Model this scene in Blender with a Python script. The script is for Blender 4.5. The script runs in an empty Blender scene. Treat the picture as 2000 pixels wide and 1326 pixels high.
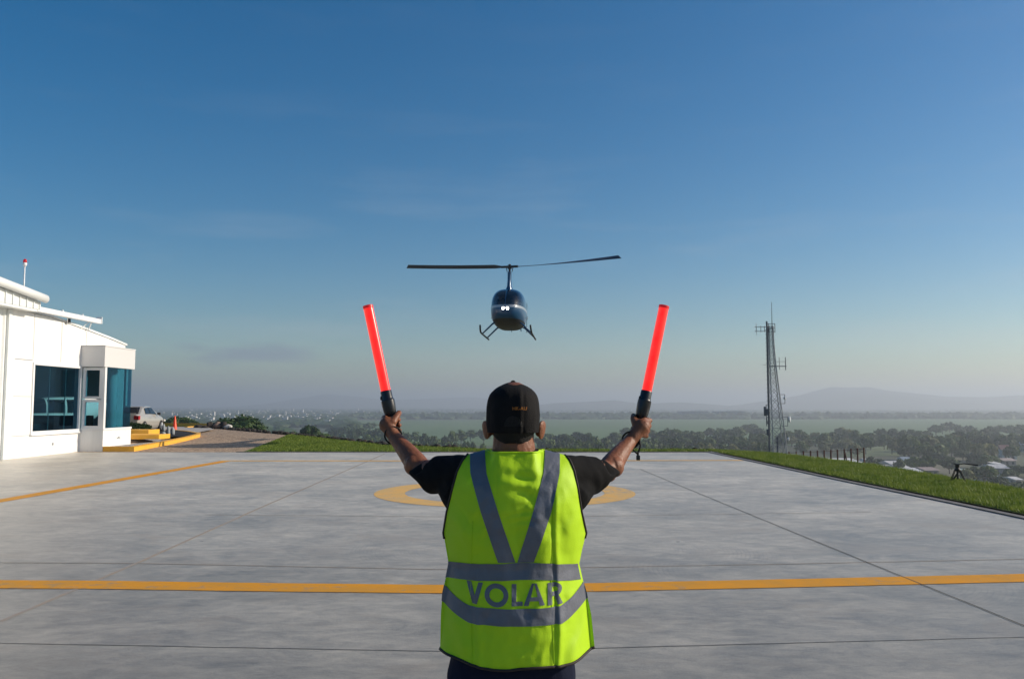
import bpy, bmesh, math, random
import numpy as np
from mathutils import Vector, Matrix, noise
R = math.radians
random.seed(7)
rng = np.random.default_rng(7)
scene = bpy.context.scene
COL = scene.collection

# ------------------------------------------------------------------ camera
F = 1650.0                     # focal length in pixels of the 2000 px wide photograph
CAMH = 1.62
TILT = math.atan(127.0 / F)
cam_d = bpy.data.cameras.new("camera")
cam = bpy.data.objects.new("camera", cam_d)
COL.objects.link(cam)
cam.location = (0, 0, CAMH)
cam.rotation_euler = (R(90) + TILT, 0, 0)
cam_d.sensor_width = 36
cam_d.lens = 36 * F / 2000
cam_d.clip_end = 60000
cam_d.clip_start = 0.05
scene.camera = cam

def ray(px, py):
    u = (px - 1000) / F; v = (663 - py) / F
    c, s = math.cos(TILT), math.sin(TILT)
    return Vector((u, c - v * s, s + v * c))
def G(px, py, z=0.0):          # point seen at px,py on the level z
    d = ray(px, py); t = (z - CAMH) / d.z
    return Vector((d.x * t, d.y * t, z))
def DP(px, py, D):             # point seen at px,py at distance D ahead
    d = ray(px, py); t = D / d.y
    return Vector((d.x * t, D, CAMH + d.z * t))
def XP(px, py, X):             # point seen at px,py on the plane x = X
    d = ray(px, py); t = X / d.x
    return Vector((X, d.y * t, CAMH + d.z * t))
def PX(p):                     # world point -> photograph pixel
    c, s = math.cos(TILT), math.sin(TILT)
    x, y, z = p[0], p[1], p[2] - CAMH
    zc = y * c + z * s; yc = -y * s + z * c
    return (1000 + F * x / zc, 663 - F * yc / zc)

# ------------------------------------------------------------------ materials
def mat(name, col, rough=0.6, metal=0.0, spec=0.5, noise_amt=0.0, noise_scale=8.0, bump=0.0, bump_scale=40.0,
        emit=None, emit_s=0.0, col2=None, coat=0.0, trans=0.0, alpha=1.0, sss=0.0, ior=1.45):
    m = bpy.data.materials.new(name); m.use_nodes = True
    nt = m.node_tree; b = nt.nodes["Principled BSDF"]
    b.inputs["Base Color"].default_value = (*col, 1)
    b.inputs["Roughness"].default_value = rough
    b.inputs["Metallic"].default_value = metal
    b.inputs["Specular IOR Level"].default_value = spec
    b.inputs["Coat Weight"].default_value = coat
    b.inputs["Transmission Weight"].default_value = trans
    b.inputs["IOR"].default_value = ior
    if sss:
        b.inputs["Subsurface Weight"].default_value = sss
        b.inputs["Subsurface Scale"].default_value = 0.01
    if emit:
        b.inputs["Emission Color"].default_value = (*emit, 1)
        b.inputs["Emission Strength"].default_value = emit_s
    tc = nt.nodes.new("ShaderNodeTexCoord")
    if noise_amt or col2:
        n = nt.nodes.new("ShaderNodeTexNoise"); n.inputs["Scale"].default_value = noise_scale
        n.inputs["Detail"].default_value = 6
        nt.links.new(tc.outputs["Object"], n.inputs["Vector"])
        r = nt.nodes.new("ShaderNodeMapRange")
        r.inputs["From Min"].default_value = 0.3; r.inputs["From Max"].default_value = 0.7
        nt.links.new(n.outputs["Fac"], r.inputs["Value"])
        mx = nt.nodes.new("ShaderNodeMix"); mx.data_type = 'RGBA'
        c2 = col2 if col2 else tuple(min(1, c * (1 + noise_amt)) for c in col)
        c1 = col if col2 else tuple(c * (1 - noise_amt) for c in col)
        mx.inputs["A"].default_value = (*c1, 1); mx.inputs["B"].default_value = (*c2, 1)
        nt.links.new(r.outputs["Result"], mx.inputs["Factor"])
        nt.links.new(mx.outputs["Result"], b.inputs["Base Color"])
    if bump:
        n2 = nt.nodes.new("ShaderNodeTexNoise"); n2.inputs["Scale"].default_value = bump_scale
        n2.inputs["Detail"].default_value = 5
        nt.links.new(tc.outputs["Object"], n2.inputs["Vector"])
        bp = nt.nodes.new("ShaderNodeBump"); bp.inputs["Strength"].default_value = bump
        bp.inputs["Distance"].default_value = 0.02
        nt.links.new(n2.outputs["Fac"], bp.inputs["Height"])
        nt.links.new(bp.outputs["Normal"], b.inputs["Normal"])
    return m

def glass_mat(name, tint, gloss=(1, 1, 1), rough=0.02, reflect=0.12):
    m = bpy.data.materials.new(name); m.use_nodes = True
    nt = m.node_tree; nt.nodes.clear()
    out = nt.nodes.new("ShaderNodeOutputMaterial")
    tr = nt.nodes.new("ShaderNodeBsdfTransparent"); tr.inputs["Color"].default_value = (*tint, 1)
    gl = nt.nodes.new("ShaderNodeBsdfGlossy"); gl.inputs["Roughness"].default_value = rough
    gl.inputs["Color"].default_value = (*gloss, 1)
    fr = nt.nodes.new("ShaderNodeLayerWeight"); fr.inputs["Blend"].default_value = 0.5
    pw = nt.nodes.new("ShaderNodeMath"); pw.operation = 'POWER'; pw.inputs[1].default_value = 5.0
    nt.links.new(fr.outputs["Facing"], pw.inputs[0])
    ad = nt.nodes.new("ShaderNodeMath"); ad.operation = 'ADD'; ad.use_clamp = True
    ad.inputs[1].default_value = 0.03 + reflect
    nt.links.new(pw.outputs[0], ad.inputs[0])
    mx = nt.nodes.new("ShaderNodeMixShader")
    nt.links.new(ad.outputs[0], mx.inputs[0]); nt.links.new(tr.outputs[0], mx.inputs[1]); nt.links.new(gl.outputs[0], mx.inputs[2])
    nt.links.new(mx.outputs[0], out.inputs["Surface"])
    return m

def leaf_mat(name, c1, c2, rough=0.6, scale=0.6, transl=0.15):
    m = bpy.data.materials.new(name); m.use_nodes = True
    nt = m.node_tree; b = nt.nodes["Principled BSDF"]
    b.inputs["Roughness"].default_value = rough
    b.inputs["Specular IOR Level"].default_value = 0.25
    tc = nt.nodes.new("ShaderNodeTexCoord")
    n = nt.nodes.new("ShaderNodeTexNoise"); n.inputs["Scale"].default_value = scale; n.inputs["Detail"].default_value = 4
    nt.links.new(tc.outputs["Object"], n.inputs["Vector"])
    oi = nt.nodes.new("ShaderNodeObjectInfo")
    ad = nt.nodes.new("ShaderNodeMath"); ad.operation = 'MULTIPLY_ADD'
    ad.inputs[1].default_value = 0.7; 
    nt.links.new(oi.outputs["Random"], ad.inputs[0]); 
    sub = nt.nodes.new("ShaderNodeMath"); sub.operation = 'MULTIPLY_ADD'; sub.inputs[1].default_value = 1.6; sub.inputs[2].default_value = -0.6
    nt.links.new(n.outputs["Fac"], sub.inputs[0]); nt.links.new(sub.outputs[0], ad.inputs[2])
    mx = nt.nodes.new("ShaderNodeMix"); mx.data_type = 'RGBA'; mx.clamp_factor = True
    mx.inputs["A"].default_value = (*c1, 1); mx.inputs["B"].default_value = (*c2, 1)
    nt.links.new(ad.outputs[0], mx.inputs["Factor"])
    nt.links.new(mx.outputs["Result"], b.inputs["Base Color"])
    tl = nt.nodes.new("ShaderNodeBsdfTranslucent"); nt.links.new(mx.outputs["Result"], tl.inputs["Color"])
    ms = nt.nodes.new("ShaderNodeMixShader"); ms.inputs[0].default_value = transl
    out = nt.nodes["Material Output"]
    nt.links.new(b.outputs[0], ms.inputs[1]); nt.links.new(tl.outputs[0], ms.inputs[2]); nt.links.new(ms.outputs[0], out.inputs["Surface"])
    return m

# ------------------------------------------------------------------ mesh building
class MB:
    def __init__(self): self.v = []; self.f = []
    def add(self, vs, fs):
        o = len(self.v); self.v.extend([tuple(p) for p in vs]); self.f.extend([tuple(i + o for i in f) for f in fs]); return self
    def box(self, x0, x1, y0, y1, z0, z1, M=None, bev=0.0):
        if bev:
            bm = bmesh.new(); bmesh.ops.create_cube(bm, size=1)
            for v in bm.verts:
                v.co = Vector(((x0 + x1) / 2 + v.co.x * (x1 - x0), (y0 + y1) / 2 + v.co.y * (y1 - y0), (z0 + z1) / 2 + v.co.z * (z1 - z0)))
            bmesh.ops.bevel(bm, geom=bm.edges[:], offset=bev, segments=2, affect='EDGES', profile=0.6)
            vs = [v.co.copy() for v in bm.verts]; fs = [[v.index for v in f.verts] for f in bm.faces]; bm.free()
            if M: vs = [M @ v for v in vs]
            return self.add(vs, fs)
        vs = [Vector((x, y, z)) for z in (z0, z1) for y in (y0, y1) for x in (x0, x1)]
        if M: vs = [M @ v for v in vs]
        return self.add(vs, [(0, 2, 3, 1), (4, 5, 7, 6), (0, 1, 5, 4), (2, 6, 7, 3), (0, 4, 6, 2), (1, 3, 7, 5)])
    def prism(self, poly, axis, a0, a1):   # polygon (2-D) extruded along an axis
        n = len(poly)
        def P(p, a):
            return {'x': (a, p[0], p[1]), 'y': (p[0], a, p[1]), 'z': (p[0], p[1], a)}[axis]
        vs = [P(p, a0) for p in poly] + [P(p, a1) for p in poly]
        fs = [tuple(range(n)), tuple(range(2 * n - 1, n - 1, -1))] + [((i + 1) % n, i, n + i, n + (i + 1) % n) for i in range(n)]
        return self.add(vs, fs)
    def rings(self, rings, cap=True, closed=True):
        n = len(rings[0]); vs = [p for r in rings for p in r]; fs = []
        for i in range(len(rings) - 1):
            for j in range(n if closed else n - 1):
                a = i * n + j; b = i * n + (j + 1) % n
                fs.append((a, b, b + n, a + n))
        if cap:
            fs.append(tuple(range(n - 1, -1, -1))); o = (len(rings) - 1) * n; fs.append(tuple(range(o, o + n)))
        return self.add(vs, fs)
    def tube(self, path, rad, seg=10, round_ends=False, squash=None):
        path = [Vector(p) for p in path]
        if not hasattr(rad, '__len__'): rad = [rad] * len(path)
        rings = []; up = Vector((0, 0, 1))
        t0 = (path[1] - path[0]).normalized()
        nrm = t0.cross(up); nrm = t0.cross(Vector((1, 0, 0))) if nrm.length < 0.1 else nrm
        nrm.normalize()
        P2, R2, T2 = [], [], []
        for i, p in enumerate(path):
            if i == 0: t = path[1] - path[0]
            elif i == len(path) - 1: t = path[-1] - path[-2]
            else: t = (path[i + 1] - p).normalized() + (p - path[i - 1]).normalized()
            t.normalize(); P2.append(p); R2.append(rad[i]); T2.append(t)
        if round_ends:
            a, ra, ta = P2[0], R2[0], T2[0]; b, rb, tb = P2[-1], R2[-1], T2[-1]
            for k in (1, 2, 3):
                an = k * math.pi / 7
                P2.insert(0, a - ta * ra * math.sin(an)); R2.insert(0, ra * math.cos(an)); T2.insert(0, ta)
                P2.append(b + tb * rb * math.sin(an)); R2.append(rb * math.cos(an)); T2.append(tb)
        for p, r, t in zip(P2, R2, T2):
            nrm = (nrm - t * nrm.dot(t)).normalized(); bn = t.cross(nrm)
            sx, sy = squash if squash else (1, 1)
            rings.append([p + nrm * math.cos(2 * math.pi * j / seg) * r * sx + bn * math.sin(2 * math.pi * j / seg) * r * sy for j in range(seg)])
        return self.rings(rings)
    def lathe(self, prof, base=(0, 0, 0), axis=(0, 0, 1), seg=20):
        ax = Vector(axis).normalized(); b = Vector(base)
        u = ax.orthogonal().normalized(); w = ax.cross(u)
        return self.rings([[b + ax * h + (u * math.cos(2 * math.pi * j / seg) + w * math.sin(2 * math.pi * j / seg)) * max(r, 1e-4) for j in range(seg)] for r, h in prof])
    def ball(self, c, r, seg=16, rings=10, M=None):
        if not hasattr(r, '__len__'): r = (r, r, r)
        rs = []
        for i in range(1, rings):
            th = math.pi * i / rings
            rs.append([Vector((math.sin(th) * math.cos(2 * math.pi * j / seg) * r[0], math.sin(th) * math.sin(2 * math.pi * j / seg) * r[1], -math.cos(th) * r[2])) for j in range(seg)])
        if M: rs = [[M @ p for p in q] for q in rs]
        c = Vector(c)
        return self.rings([[p + c for p in q] for q in rs])
    def build(self, name, m=None, parent=None, smooth=False, world=False, angle=None):
        me = bpy.data.meshes.new(name)
        me.from_pydata(self.v, [], self.f); me.update()
        return link(name, me, m, parent, smooth, world, angle)

def link(name, me, m, parent=None, smooth=False, world=False, angle=None):
    o = bpy.data.objects.new(name, me); COL.objects.link(o)
    if m: me.materials.append(m)
    if smooth:
        me.polygons.foreach_set("use_smooth", [True] * len(me.polygons))
        if angle:
            try: me.set_sharp_from_angle(angle=R(angle))
            except Exception: pass
    if parent:
        o.parent = parent
        if world and parent.type == 'EMPTY': o.matrix_parent_inverse = Matrix.Translation(-parent.location)
    return o

def tag(o, label=None, cat=None, group=None, kind=None):
    if label: o["label"] = label
    if cat: o["category"] = cat
    if group: o["group"] = group
    if kind: o["kind"] = kind
    return o
def thing(name, label, cat, loc=(0, 0, 0), group=None):
    o = bpy.data.objects.new(name, None); COL.objects.link(o); o.location = loc; o.empty_display_size = 0.2
    return tag(o, label, cat, group)
def copy_tree(o, parent=None):
    c = o.copy(); COL.objects.link(c)
    if parent: c.parent = parent
    for ch in list(o.children): copy_tree(ch, c)
    return c
def fix_normals(o):
    bm = bmesh.new(); bm.from_mesh(o.data); bmesh.ops.recalc_face_normals(bm, faces=bm.faces[:]); bm.to_mesh(o.data); bm.free(); return o

def union(name, mb, m, voxel=0.005, smooth_it=4, parent=None, world=False, post=None):
    me = bpy.data.meshes.new("tmp"); me.from_pydata(mb.v, [], mb.f); me.update()
    o = bpy.data.objects.new("tmp", me); COL.objects.link(o); fix_normals(o)
    r = o.modifiers.new("r", 'REMESH'); r.mode = 'VOXEL'; r.voxel_size = voxel
    s = o.modifiers.new("s", 'SMOOTH'); s.factor = 0.5; s.iterations = smooth_it
    dg = bpy.context.evaluated_depsgraph_get()
    me2 = bpy.data.meshes.new_from_object(o.evaluated_get(dg)); me2.name = name
    bpy.data.objects.remove(o, do_unlink=True); bpy.data.meshes.remove(me)
    if post:
        n = len(me2.vertices); co = np.empty(n * 3); me2.vertices.foreach_get("co", co); co = co.reshape(-1, 3)
        no = np.empty(n * 3); me2.vertices.foreach_get("normal", no); no = no.reshape(-1, 3)
        co = post(co, no); me2.vertices.foreach_set("co", co.ravel()); me2.update()
    return link(name, me2, m, parent, True, world)

def text_mesh(body, size, depth=0.0):
    c = bpy.data.curves.new("t", 'FONT'); c.body = body; c.size = size; c.extrude = depth; c.align_x = 'CENTER'; c.align_y = 'CENTER'
    o = bpy.data.objects.new("t", c); COL.objects.link(o)
    dg = bpy.context.evaluated_depsgraph_get()
    me = bpy.data.meshes.new_from_object(o.evaluated_get(dg)); bpy.data.objects.remove(o, do_unlink=True)
    return me

# ------------------------------------------------------------------ light, sky, air
SUN_AZ, SUN_EL = R(83), R(26)          # clockwise from straight ahead, above the horizon
SKY_S, SUN_S = 0.098, 5.0
scene.view_settings.view_transform = 'Standard'
scene.view_settings.look = 'None'
scene.view_settings.exposure = 0.0
scene.view_settings.gamma = 1.0
w = bpy.data.worlds.new("World"); scene.world = w; w.use_nodes = True
nt = w.node_tree; bg = nt.nodes["Background"]
sky = nt.nodes.new("ShaderNodeTexSky"); sky.sky_type = 'NISHITA'; sky.sun_disc = False
sky.sun_elevation = SUN_EL; sky.sun_rotation = SUN_AZ
sky.altitude = 300; sky.air_density = 1.0; sky.dust_density = 0.9; sky.ozone_density = 3.0
bg.inputs["Strength"].default_value = SKY_S
# thin streaks of cloud low on the left: a noise laid on the sky direction
tc = nt.nodes.new("ShaderNodeTexCoord")
mp = nt.nodes.new("ShaderNodeMapping"); mp.inputs["Scale"].default_value = (2.2, 2.2, 16.0)
nt.links.new(tc.outputs["Generated"], mp.inputs["Vector"])
cn = nt.nodes.new("ShaderNodeTexNoise"); cn.inputs["Scale"].default_value = 1.6; cn.inputs["Detail"].default_value = 7; cn.inputs["Roughness"].default_value = 0.55
nt.links.new(mp.outputs[0], cn.inputs["Vector"])
cr = nt.nodes.new("ShaderNodeMapRange"); cr.inputs["From Min"].default_value = 0.54; cr.inputs["From Max"].default_value = 0.80
cr.inputs["To Max"].default_value = 0.30
nt.links.new(cn.outputs["Fac"], cr.inputs["Value"])
sx = nt.nodes.new("ShaderNodeSeparateXYZ"); nt.links.new(tc.outputs["Generated"], sx.inputs[0])
cz = nt.nodes.new("ShaderNodeMapRange"); cz.inputs["From Min"].default_value = 0.02; cz.inputs["From Max"].default_value = 0.34
cz.inputs["To Min"].default_value = 1.0; cz.inputs["To Max"].default_value = 0.10
nt.links.new(sx.outputs["Z"], cz.inputs["Value"])
cm = nt.nodes.new("ShaderNodeMath"); cm.operation = 'MULTIPLY'
nt.links.new(cr.outputs[0], cm.inputs[0]); nt.links.new(cz.outputs[0], cm.inputs[1])
cmix = nt.nodes.new("ShaderNodeMix"); cmix.data_type = 'RGBA'; cmix.inputs["B"].default_value = (5.5, 5.8, 6.2, 1)
nt.links.new(cm.outputs[0], cmix.inputs["Factor"]); hs = nt.nodes.new("ShaderNodeHueSaturation"); hs.inputs["Saturation"].default_value = 1.45; hs.inputs["Hue"].default_value = 0.5
nt.links.new(sky.outputs[0], hs.inputs["Color"])
tint = nt.nodes.new("ShaderNodeMix"); tint.data_type = 'RGBA'; tint.blend_type = 'MULTIPLY'; tint.inputs["Factor"].default_value = 1.0
tint.inputs["B"].default_value = (1.08, 1.065, 1.00, 1); nt.links.new(hs.outputs[0], tint.inputs["A"])
# one low grey cloud bank, left of ahead
sb = nt.nodes.new("ShaderNodeVectorMath"); sb.operation = 'SUBTRACT'; cd_ = ray(500, 690).normalized(); sb.inputs[1].default_value = cd_
nt.links.new(tc.outputs["Generated"], sb.inputs[0])
sc_ = nt.nodes.new("ShaderNodeVectorMath"); sc_.operation = 'MULTIPLY'; sc_.inputs[1].default_value = (1 / .085, 1 / .12, 1 / .0125)
nt.links.new(sb.outputs[0], sc_.inputs[0])
ln_ = nt.nodes.new("ShaderNodeVectorMath"); ln_.operation = 'LENGTH'; nt.links.new(sc_.outputs[0], ln_.inputs[0])
mp2 = nt.nodes.new("ShaderNodeMapping"); mp2.inputs["Scale"].default_value = (9, 9, 60); nt.links.new(tc.outputs["Generated"], mp2.inputs["Vector"])
n2_ = nt.nodes.new("ShaderNodeTexNoise"); n2_.inputs["Scale"].default_value = 1.5; n2_.inputs["Detail"].default_value = 6; nt.links.new(mp2.outputs[0], n2_.inputs["Vector"])
ad_ = nt.nodes.new("ShaderNodeMath"); ad_.operation = 'MULTIPLY_ADD'; ad_.inputs[1].default_value = 2.0; nt.links.new(n2_.outputs["Fac"], ad_.inputs[0]); nt.links.new(ln_.outputs["Value"], ad_.inputs[2])
mk = nt.nodes.new("ShaderNodeMapRange"); mk.interpolation_type = 'SMOOTHSTEP'; mk.inputs["From Min"].default_value = 1.25; mk.inputs["From Max"].default_value = 2.1; mk.inputs["To Min"].default_value = .62; mk.inputs["To Max"].default_value = 0
nt.links.new(ad_.outputs[0], mk.inputs["Value"])
cb = nt.nodes.new("ShaderNodeMix"); cb.data_type = 'RGBA'; cb.inputs["B"].default_value = (2.2, 2.75, 3.8, 1)
nt.links.new(mk.outputs[0], cb.inputs["Factor"]); nt.links.new(tint.outputs["Result"], cb.inputs["A"]); nt.links.new(cb.outputs["Result"], cmix.inputs["A"])
nt.links.new(cmix.outputs["Result"], bg.inputs["Color"])

sd = bpy.data.lights.new("sun", 'SUN'); sun = bpy.data.objects.new("sun", sd); COL.objects.link(sun)
sd.energy = SUN_S; sd.angle = R(0.5); sd.color = (1.0, 0.88, 0.72)
sdir = Vector((math.sin(SUN_AZ) * math.cos(SUN_EL), math.cos(SUN_AZ) * math.cos(SUN_EL), math.sin(SUN_EL)))
sun.rotation_euler = sdir.to_track_quat('Z', 'Y').to_euler()
scene.cycles.use_denoising = True
scene.cycles.max_bounces = 6
scene.cycles.transparent_max_bounces = 16
scene.cycles.volume_bounces = 0

HB = 13000
hz = MB().box(-HB, HB, -400, HB, -29, 108).build("haze")
tag(hz, "pale morning haze lying over the whole plain", "haze", kind='stuff')
hm = bpy.data.materials.new("haze"); hm.use_nodes = True; nt = hm.node_tree; nt.nodes.clear()
ho = nt.nodes.new("ShaderNodeOutputMaterial"); hv = nt.nodes.new("ShaderNodeVolumePrincipled")
hv.inputs["Color"].default_value = (0.84, 0.915, 1.0, 1); hv.inputs["Density"].default_value = 0.00043
hv.inputs["Anisotropy"].default_value = 0.35
nt.links.new(hv.outputs[0], ho.inputs["Volume"]); hz.data.materials.append(hm)
# ------------------------------------------------------------------ terrain
PLAIN = -27.0
PLAT = [(9.4, -60), (9.4, 22.5), (8.5, 27.5), (6.9, 30.0), (-.7, 30.2), (-4.9, 33.2), (-12, 45.5), (-19, 56), (-20.6, 60), (-22.5, 65.5), (-80, 68), (-80, -60)]
def seg_d(p, a, b):
    ax, ay = a; bx, by = b; dx, dy = bx - ax, by - ay
    t = max(0, min(1, ((p[0] - ax) * dx + (p[1] - ay) * dy) / (dx * dx + dy * dy)))
    return math.hypot(p[0] - ax - t * dx, p[1] - ay - t * dy)
def inside(p, poly):
    r = False; n = len(poly)
    for i in range(n):
        a, b = poly[i], poly[(i + 1) % n]
        if (a[1] > p[1]) != (b[1] > p[1]) and p[0] < (b[0] - a[0]) * (p[1] - a[1]) / (b[1] - a[1]) + a[0]: r = not r
    return r
def ground(x, y):
    p = (x, y)
    if inside(p, PLAT): return -0.02
    d = min(seg_d(p, PLAT[i], PLAT[(i + 1) % len(PLAT)]) for i in range(len(PLAT)))
    h = -27.6 * (1 - math.exp(-(d + 3 * (1 - math.exp(-d / 3)) * 0) / 108.0))
    return h - 0.02 + 0.25 * noise.noise(Vector((x * .05, y * .05, 0))) * min(1, d / 8)
def graded(lo, hi, c0, c1, fine, grow=1.12):
    xs = list(np.arange(c0, c1 + fine, fine)); s = fine
    x = c1
    while x < hi: s *= grow; x += s; xs.append(min(x, hi))
    x = c0; s = fine
    while x > lo: s *= grow; x -= s; xs.insert(0, max(x, lo))
    return sorted(set(round(a, 3) for a in xs))
gx = graded(-650, 650, -26, 14, 0.8); gy = graded(-200, 700, 16, 68, 0.8)
mb = MB(); vs = [(x, y, ground(x, y)) for y in gy for x in gx]; nx = len(gx)
mb.add(vs, [(j * nx + i, j * nx + i + 1, (j + 1) * nx + i + 1, (j + 1) * nx + i) for j in range(len(gy) - 1) for i in range(nx - 1)])
m_hill = mat("hillside_scrub", (0.06, 0.075, 0.025), 0.9, col2=(0.12, 0.10, 0.05), noise_scale=.35, bump=0.6, bump_scale=3)
hill = tag(mb.build("hillside", m_hill, smooth=True), "scrubby hill carrying the landing pad", "hill", kind='structure')

m_plain = mat("plain", (0.035, 0.06, 0.025), 0.95, col2=(0.085, 0.09, 0.045), noise_scale=0.006)
pl = MB().add([(-12500, -390, PLAIN), (12500, -390, PLAIN), (12500, 12800, PLAIN), (-12500, 12800, PLAIN)], [(0, 1, 2, 3)]).build("plain", m_plain)
tag(pl, "flat green plain reaching to the horizon", "plain", kind='structure')

# crop fields on the plain
def field(pts, z, m, label):
    q = [G(px, py, PLAIN) for px, py in pts]
    o = MB().add([(p.x, p.y, PLAIN + z) for p in q], [tuple(range(len(q)))]).build("field", m)
    return fix_normals(tag(o, label, "field", kind='structure'))
m_field = mat("crop_field", (0.075, 0.14, 0.045), 0.9, col2=(0.10, 0.17, 0.06), noise_scale=0.012)
m_field2 = mat("pasture", (0.12, 0.15, 0.05), 0.9, col2=(0.09, 0.13, 0.05), noise_scale=0.03)
field([(560, 872), (690, 822), (1000, 819.5), (1500, 818), (2300, 817), (2400, 868)], 0.15, m_field, "wide green crop field crossing the plain behind the trees")
field([(1640, 893), (1690, 866), (1775, 866), (1830, 890)], 0.35, m_field2, "small pasture between the fence posts and the red roofed house")
field([(1560, 866), (1600, 858), (1700, 858), (1690, 866)], 0.25, m_field2, "pale pasture strip beyond the last fence post")
field([(1790, 882), (1800, 872), (1880, 874), (1890, 884)], 0.45, m_field2, "pale clearing in the woods left of the red roofed house")
field([(1560, 915), (1560, 893), (1900, 893), (2050, 950), (1800, 965)], 0.55, mat("bare_earth_yards", (0.16, 0.13, 0.09), 0.9, col2=(0.08, 0.10, 0.04), noise_scale=0.05), "bare earth and scrub around the houses")
# plough lines
field([(1450, 838), (1455, 837.4), (2200, 836), (2200, 836.8)], 0.3, m_field2, "pale track across the crop field")

# ------------------------------------------------------------------ mountains in the haze
def ridge(name, D, profile, depth, m, label, seed):
    # profile: (px, py) of the crest; a real ridge with flanks on both sides
    mb = MB(); pts = []
    xs = [p[0] for p in profile]; N = 130
    for i in range(N + 1):
        px = xs[0] + (xs[-1] - xs[0]) * i / N
        py = np.interp(px, xs, [p[1] for p in profile]); pts.append((px, py))
    M_ = 12; vs = []
    for i, (px, py) in enumerate(pts):
        c = DP(px, py, D); X = c.x; H = max(0, c.z - PLAIN)
        for j in range(-M_, M_ + 1):
            t = abs(j) / M_
            s = (1 - t) ** 1.3
            n = noise.noise(Vector((X * .0016 + seed, j * .35, seed))) * 0.30 * H * (4 * t * (1 - t)) 
            n2 = noise.noise(Vector((X * .006 + seed, j * .9, seed))) * 0.10 * H * (0.12 + 4 * t * (1 - t))
            vs.append((X, D + j * depth / M_, PLAIN - 1 + H * s + n + n2))
    k = 2 * M_ + 1
    mb.add(vs, [(i * k + j, (i + 1) * k + j, (i + 1) * k + j + 1, i * k + j + 1) for i in range(N) for j in range(k - 1)])
    o = fix_normals(mb.build(name, m, smooth=True)); return tag(o, label, "mountain", kind='structure')
m_mt = mat("mountain_woods", (0.03, 0.045, 0.03), 0.95, col2=(0.06, 0.075, 0.045), noise_scale=0.004)
ridge("mountain", 4700, [(1380, 797), (1450, 790), (1500, 782), (1560, 772), (1600, 761), (1625, 755), (1660, 757), (1700, 756), (1740, 763), (1790, 768), (1850, 774), (1920, 775), (2000, 771), (2080, 762), (2250, 770), (2400, 796)], 900, m_mt, "broad flat topped mountain fading into haze behind the lattice tower", 1.3)
ridge("hills", 4500, [(1000, 797), (1080, 787), (1150, 784), (1200, 781), (1250, 788), (1330, 785), (1400, 790), (1470, 797)], 500, m_mt, "low hazy hills between the two raised wands", 5.1)
ridge("hills", 6600, [(420, 798), (520, 788), (600, 775), (640, 769), (690, 774), (760, 781), (850, 778), (920, 775), (980, 782), (1060, 797)], 1100, m_mt, "faint far hills behind the left wand", 8.7)

# ------------------------------------------------------------------ landing pad
m = bpy.data.materials.new("concrete"); m.use_nodes = True; nt = m.node_tree; b = nt.nodes["Principled BSDF"]
tc = nt.nodes.new("ShaderNodeTexCoord")
def nz(scale, detail, rough, sc=(1, 1, 1), rot=0.0, dist=0.0):
    mp = nt.nodes.new("ShaderNodeMapping"); mp.inputs["Scale"].default_value = sc; mp.inputs["Rotation"].default_value = (0, 0, rot)
    n = nt.nodes.new("ShaderNodeTexNoise"); n.inputs["Scale"].default_value = scale; n.inputs["Detail"].default_value = detail
    n.inputs["Roughness"].default_value = rough; n.inputs["Distortion"].default_value = dist
    nt.links.new(tc.outputs["Object"], mp.inputs["Vector"]); nt.links.new(mp.outputs[0], n.inputs["Vector"]); return n.outputs["Fac"]
def rampf(src, a, b_, c0, c1):
    r = nt.nodes.new("ShaderNodeMapRange"); r.inputs["From Min"].default_value = a; r.inputs["From Max"].default_value = b_
    r.inputs["To Min"].default_value = c0; r.inputs["To Max"].default_value = c1
    nt.links.new(src, r.inputs["Value"]); return r.outputs[0]
def mth(op, a, b_=None):
    x = nt.nodes.new("ShaderNodeMath"); x.operation = op
    for k, s in enumerate((a, b_)):
        if s is None: continue
        if isinstance(s, (int, float)): x.inputs[k].default_value = s
        else: nt.links.new(s, x.inputs[k])
    return x.outputs[0]
def mixc(f, a, b_):
    x = nt.nodes.new("ShaderNodeMix"); x.data_type = 'RGBA'
    nt.links.new(f, x.inputs["Factor"]) if not isinstance(f, float) else None
    for k, s in (("A", a), ("B", b_)):
        if isinstance(s, tuple): x.inputs[k].default_value = (*s, 1)
        else: nt.links.new(s, x.inputs[k])
    return x.outputs["Result"]
blot = rampf(nz(0.42, 10, .62, (1, 1.25, 1), .35, .5), .36, .64, 0, 1)
trow = rampf(nz(1.9, 9, .72, (1, 1.5, 1), .3, .9), .36, .66, 0, 1)
trow2 = rampf(nz(5.0, 8, .75, (1, 2.2, 1), -.45, .6), .36, .66, 0, 1)
fine = rampf(nz(70, 5, .75), .35, .65, 0, 1)
f1 = mth('ADD', mth('ADD', mth('MULTIPLY', blot, .26), mth('MULTIPLY', trow2, .26)), mth('ADD', mth('MULTIPLY', trow, .28), mth('MULTIPLY', fine, .20)))
f1 = rampf(f1, .12, .88, 0, 1)
col = mixc(f1, (0.25, 0.230, 0.198), (0.80, 0.735, 0.62))
stain = rampf(nz(.8, 8, .68, (1, 1.6, 1), 0, .8), .52, .68, 0, .6)
col = mixc(stain, col, (0.46, 0.39, 0.31))
chip = rampf(nz(4.5, 2, .4, (1, 1.2, 1)), .80, .82, 0, 1)
col = mixc(chip, col, (0.75, 0.74, 0.72))
scuff = rampf(nz(5.5, 2, .4, (1, 1.3, 1), .8), .79, .80, 0, .7)
col = mixc(scuff, col, (0.07, 0.07, 0.075))
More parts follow.
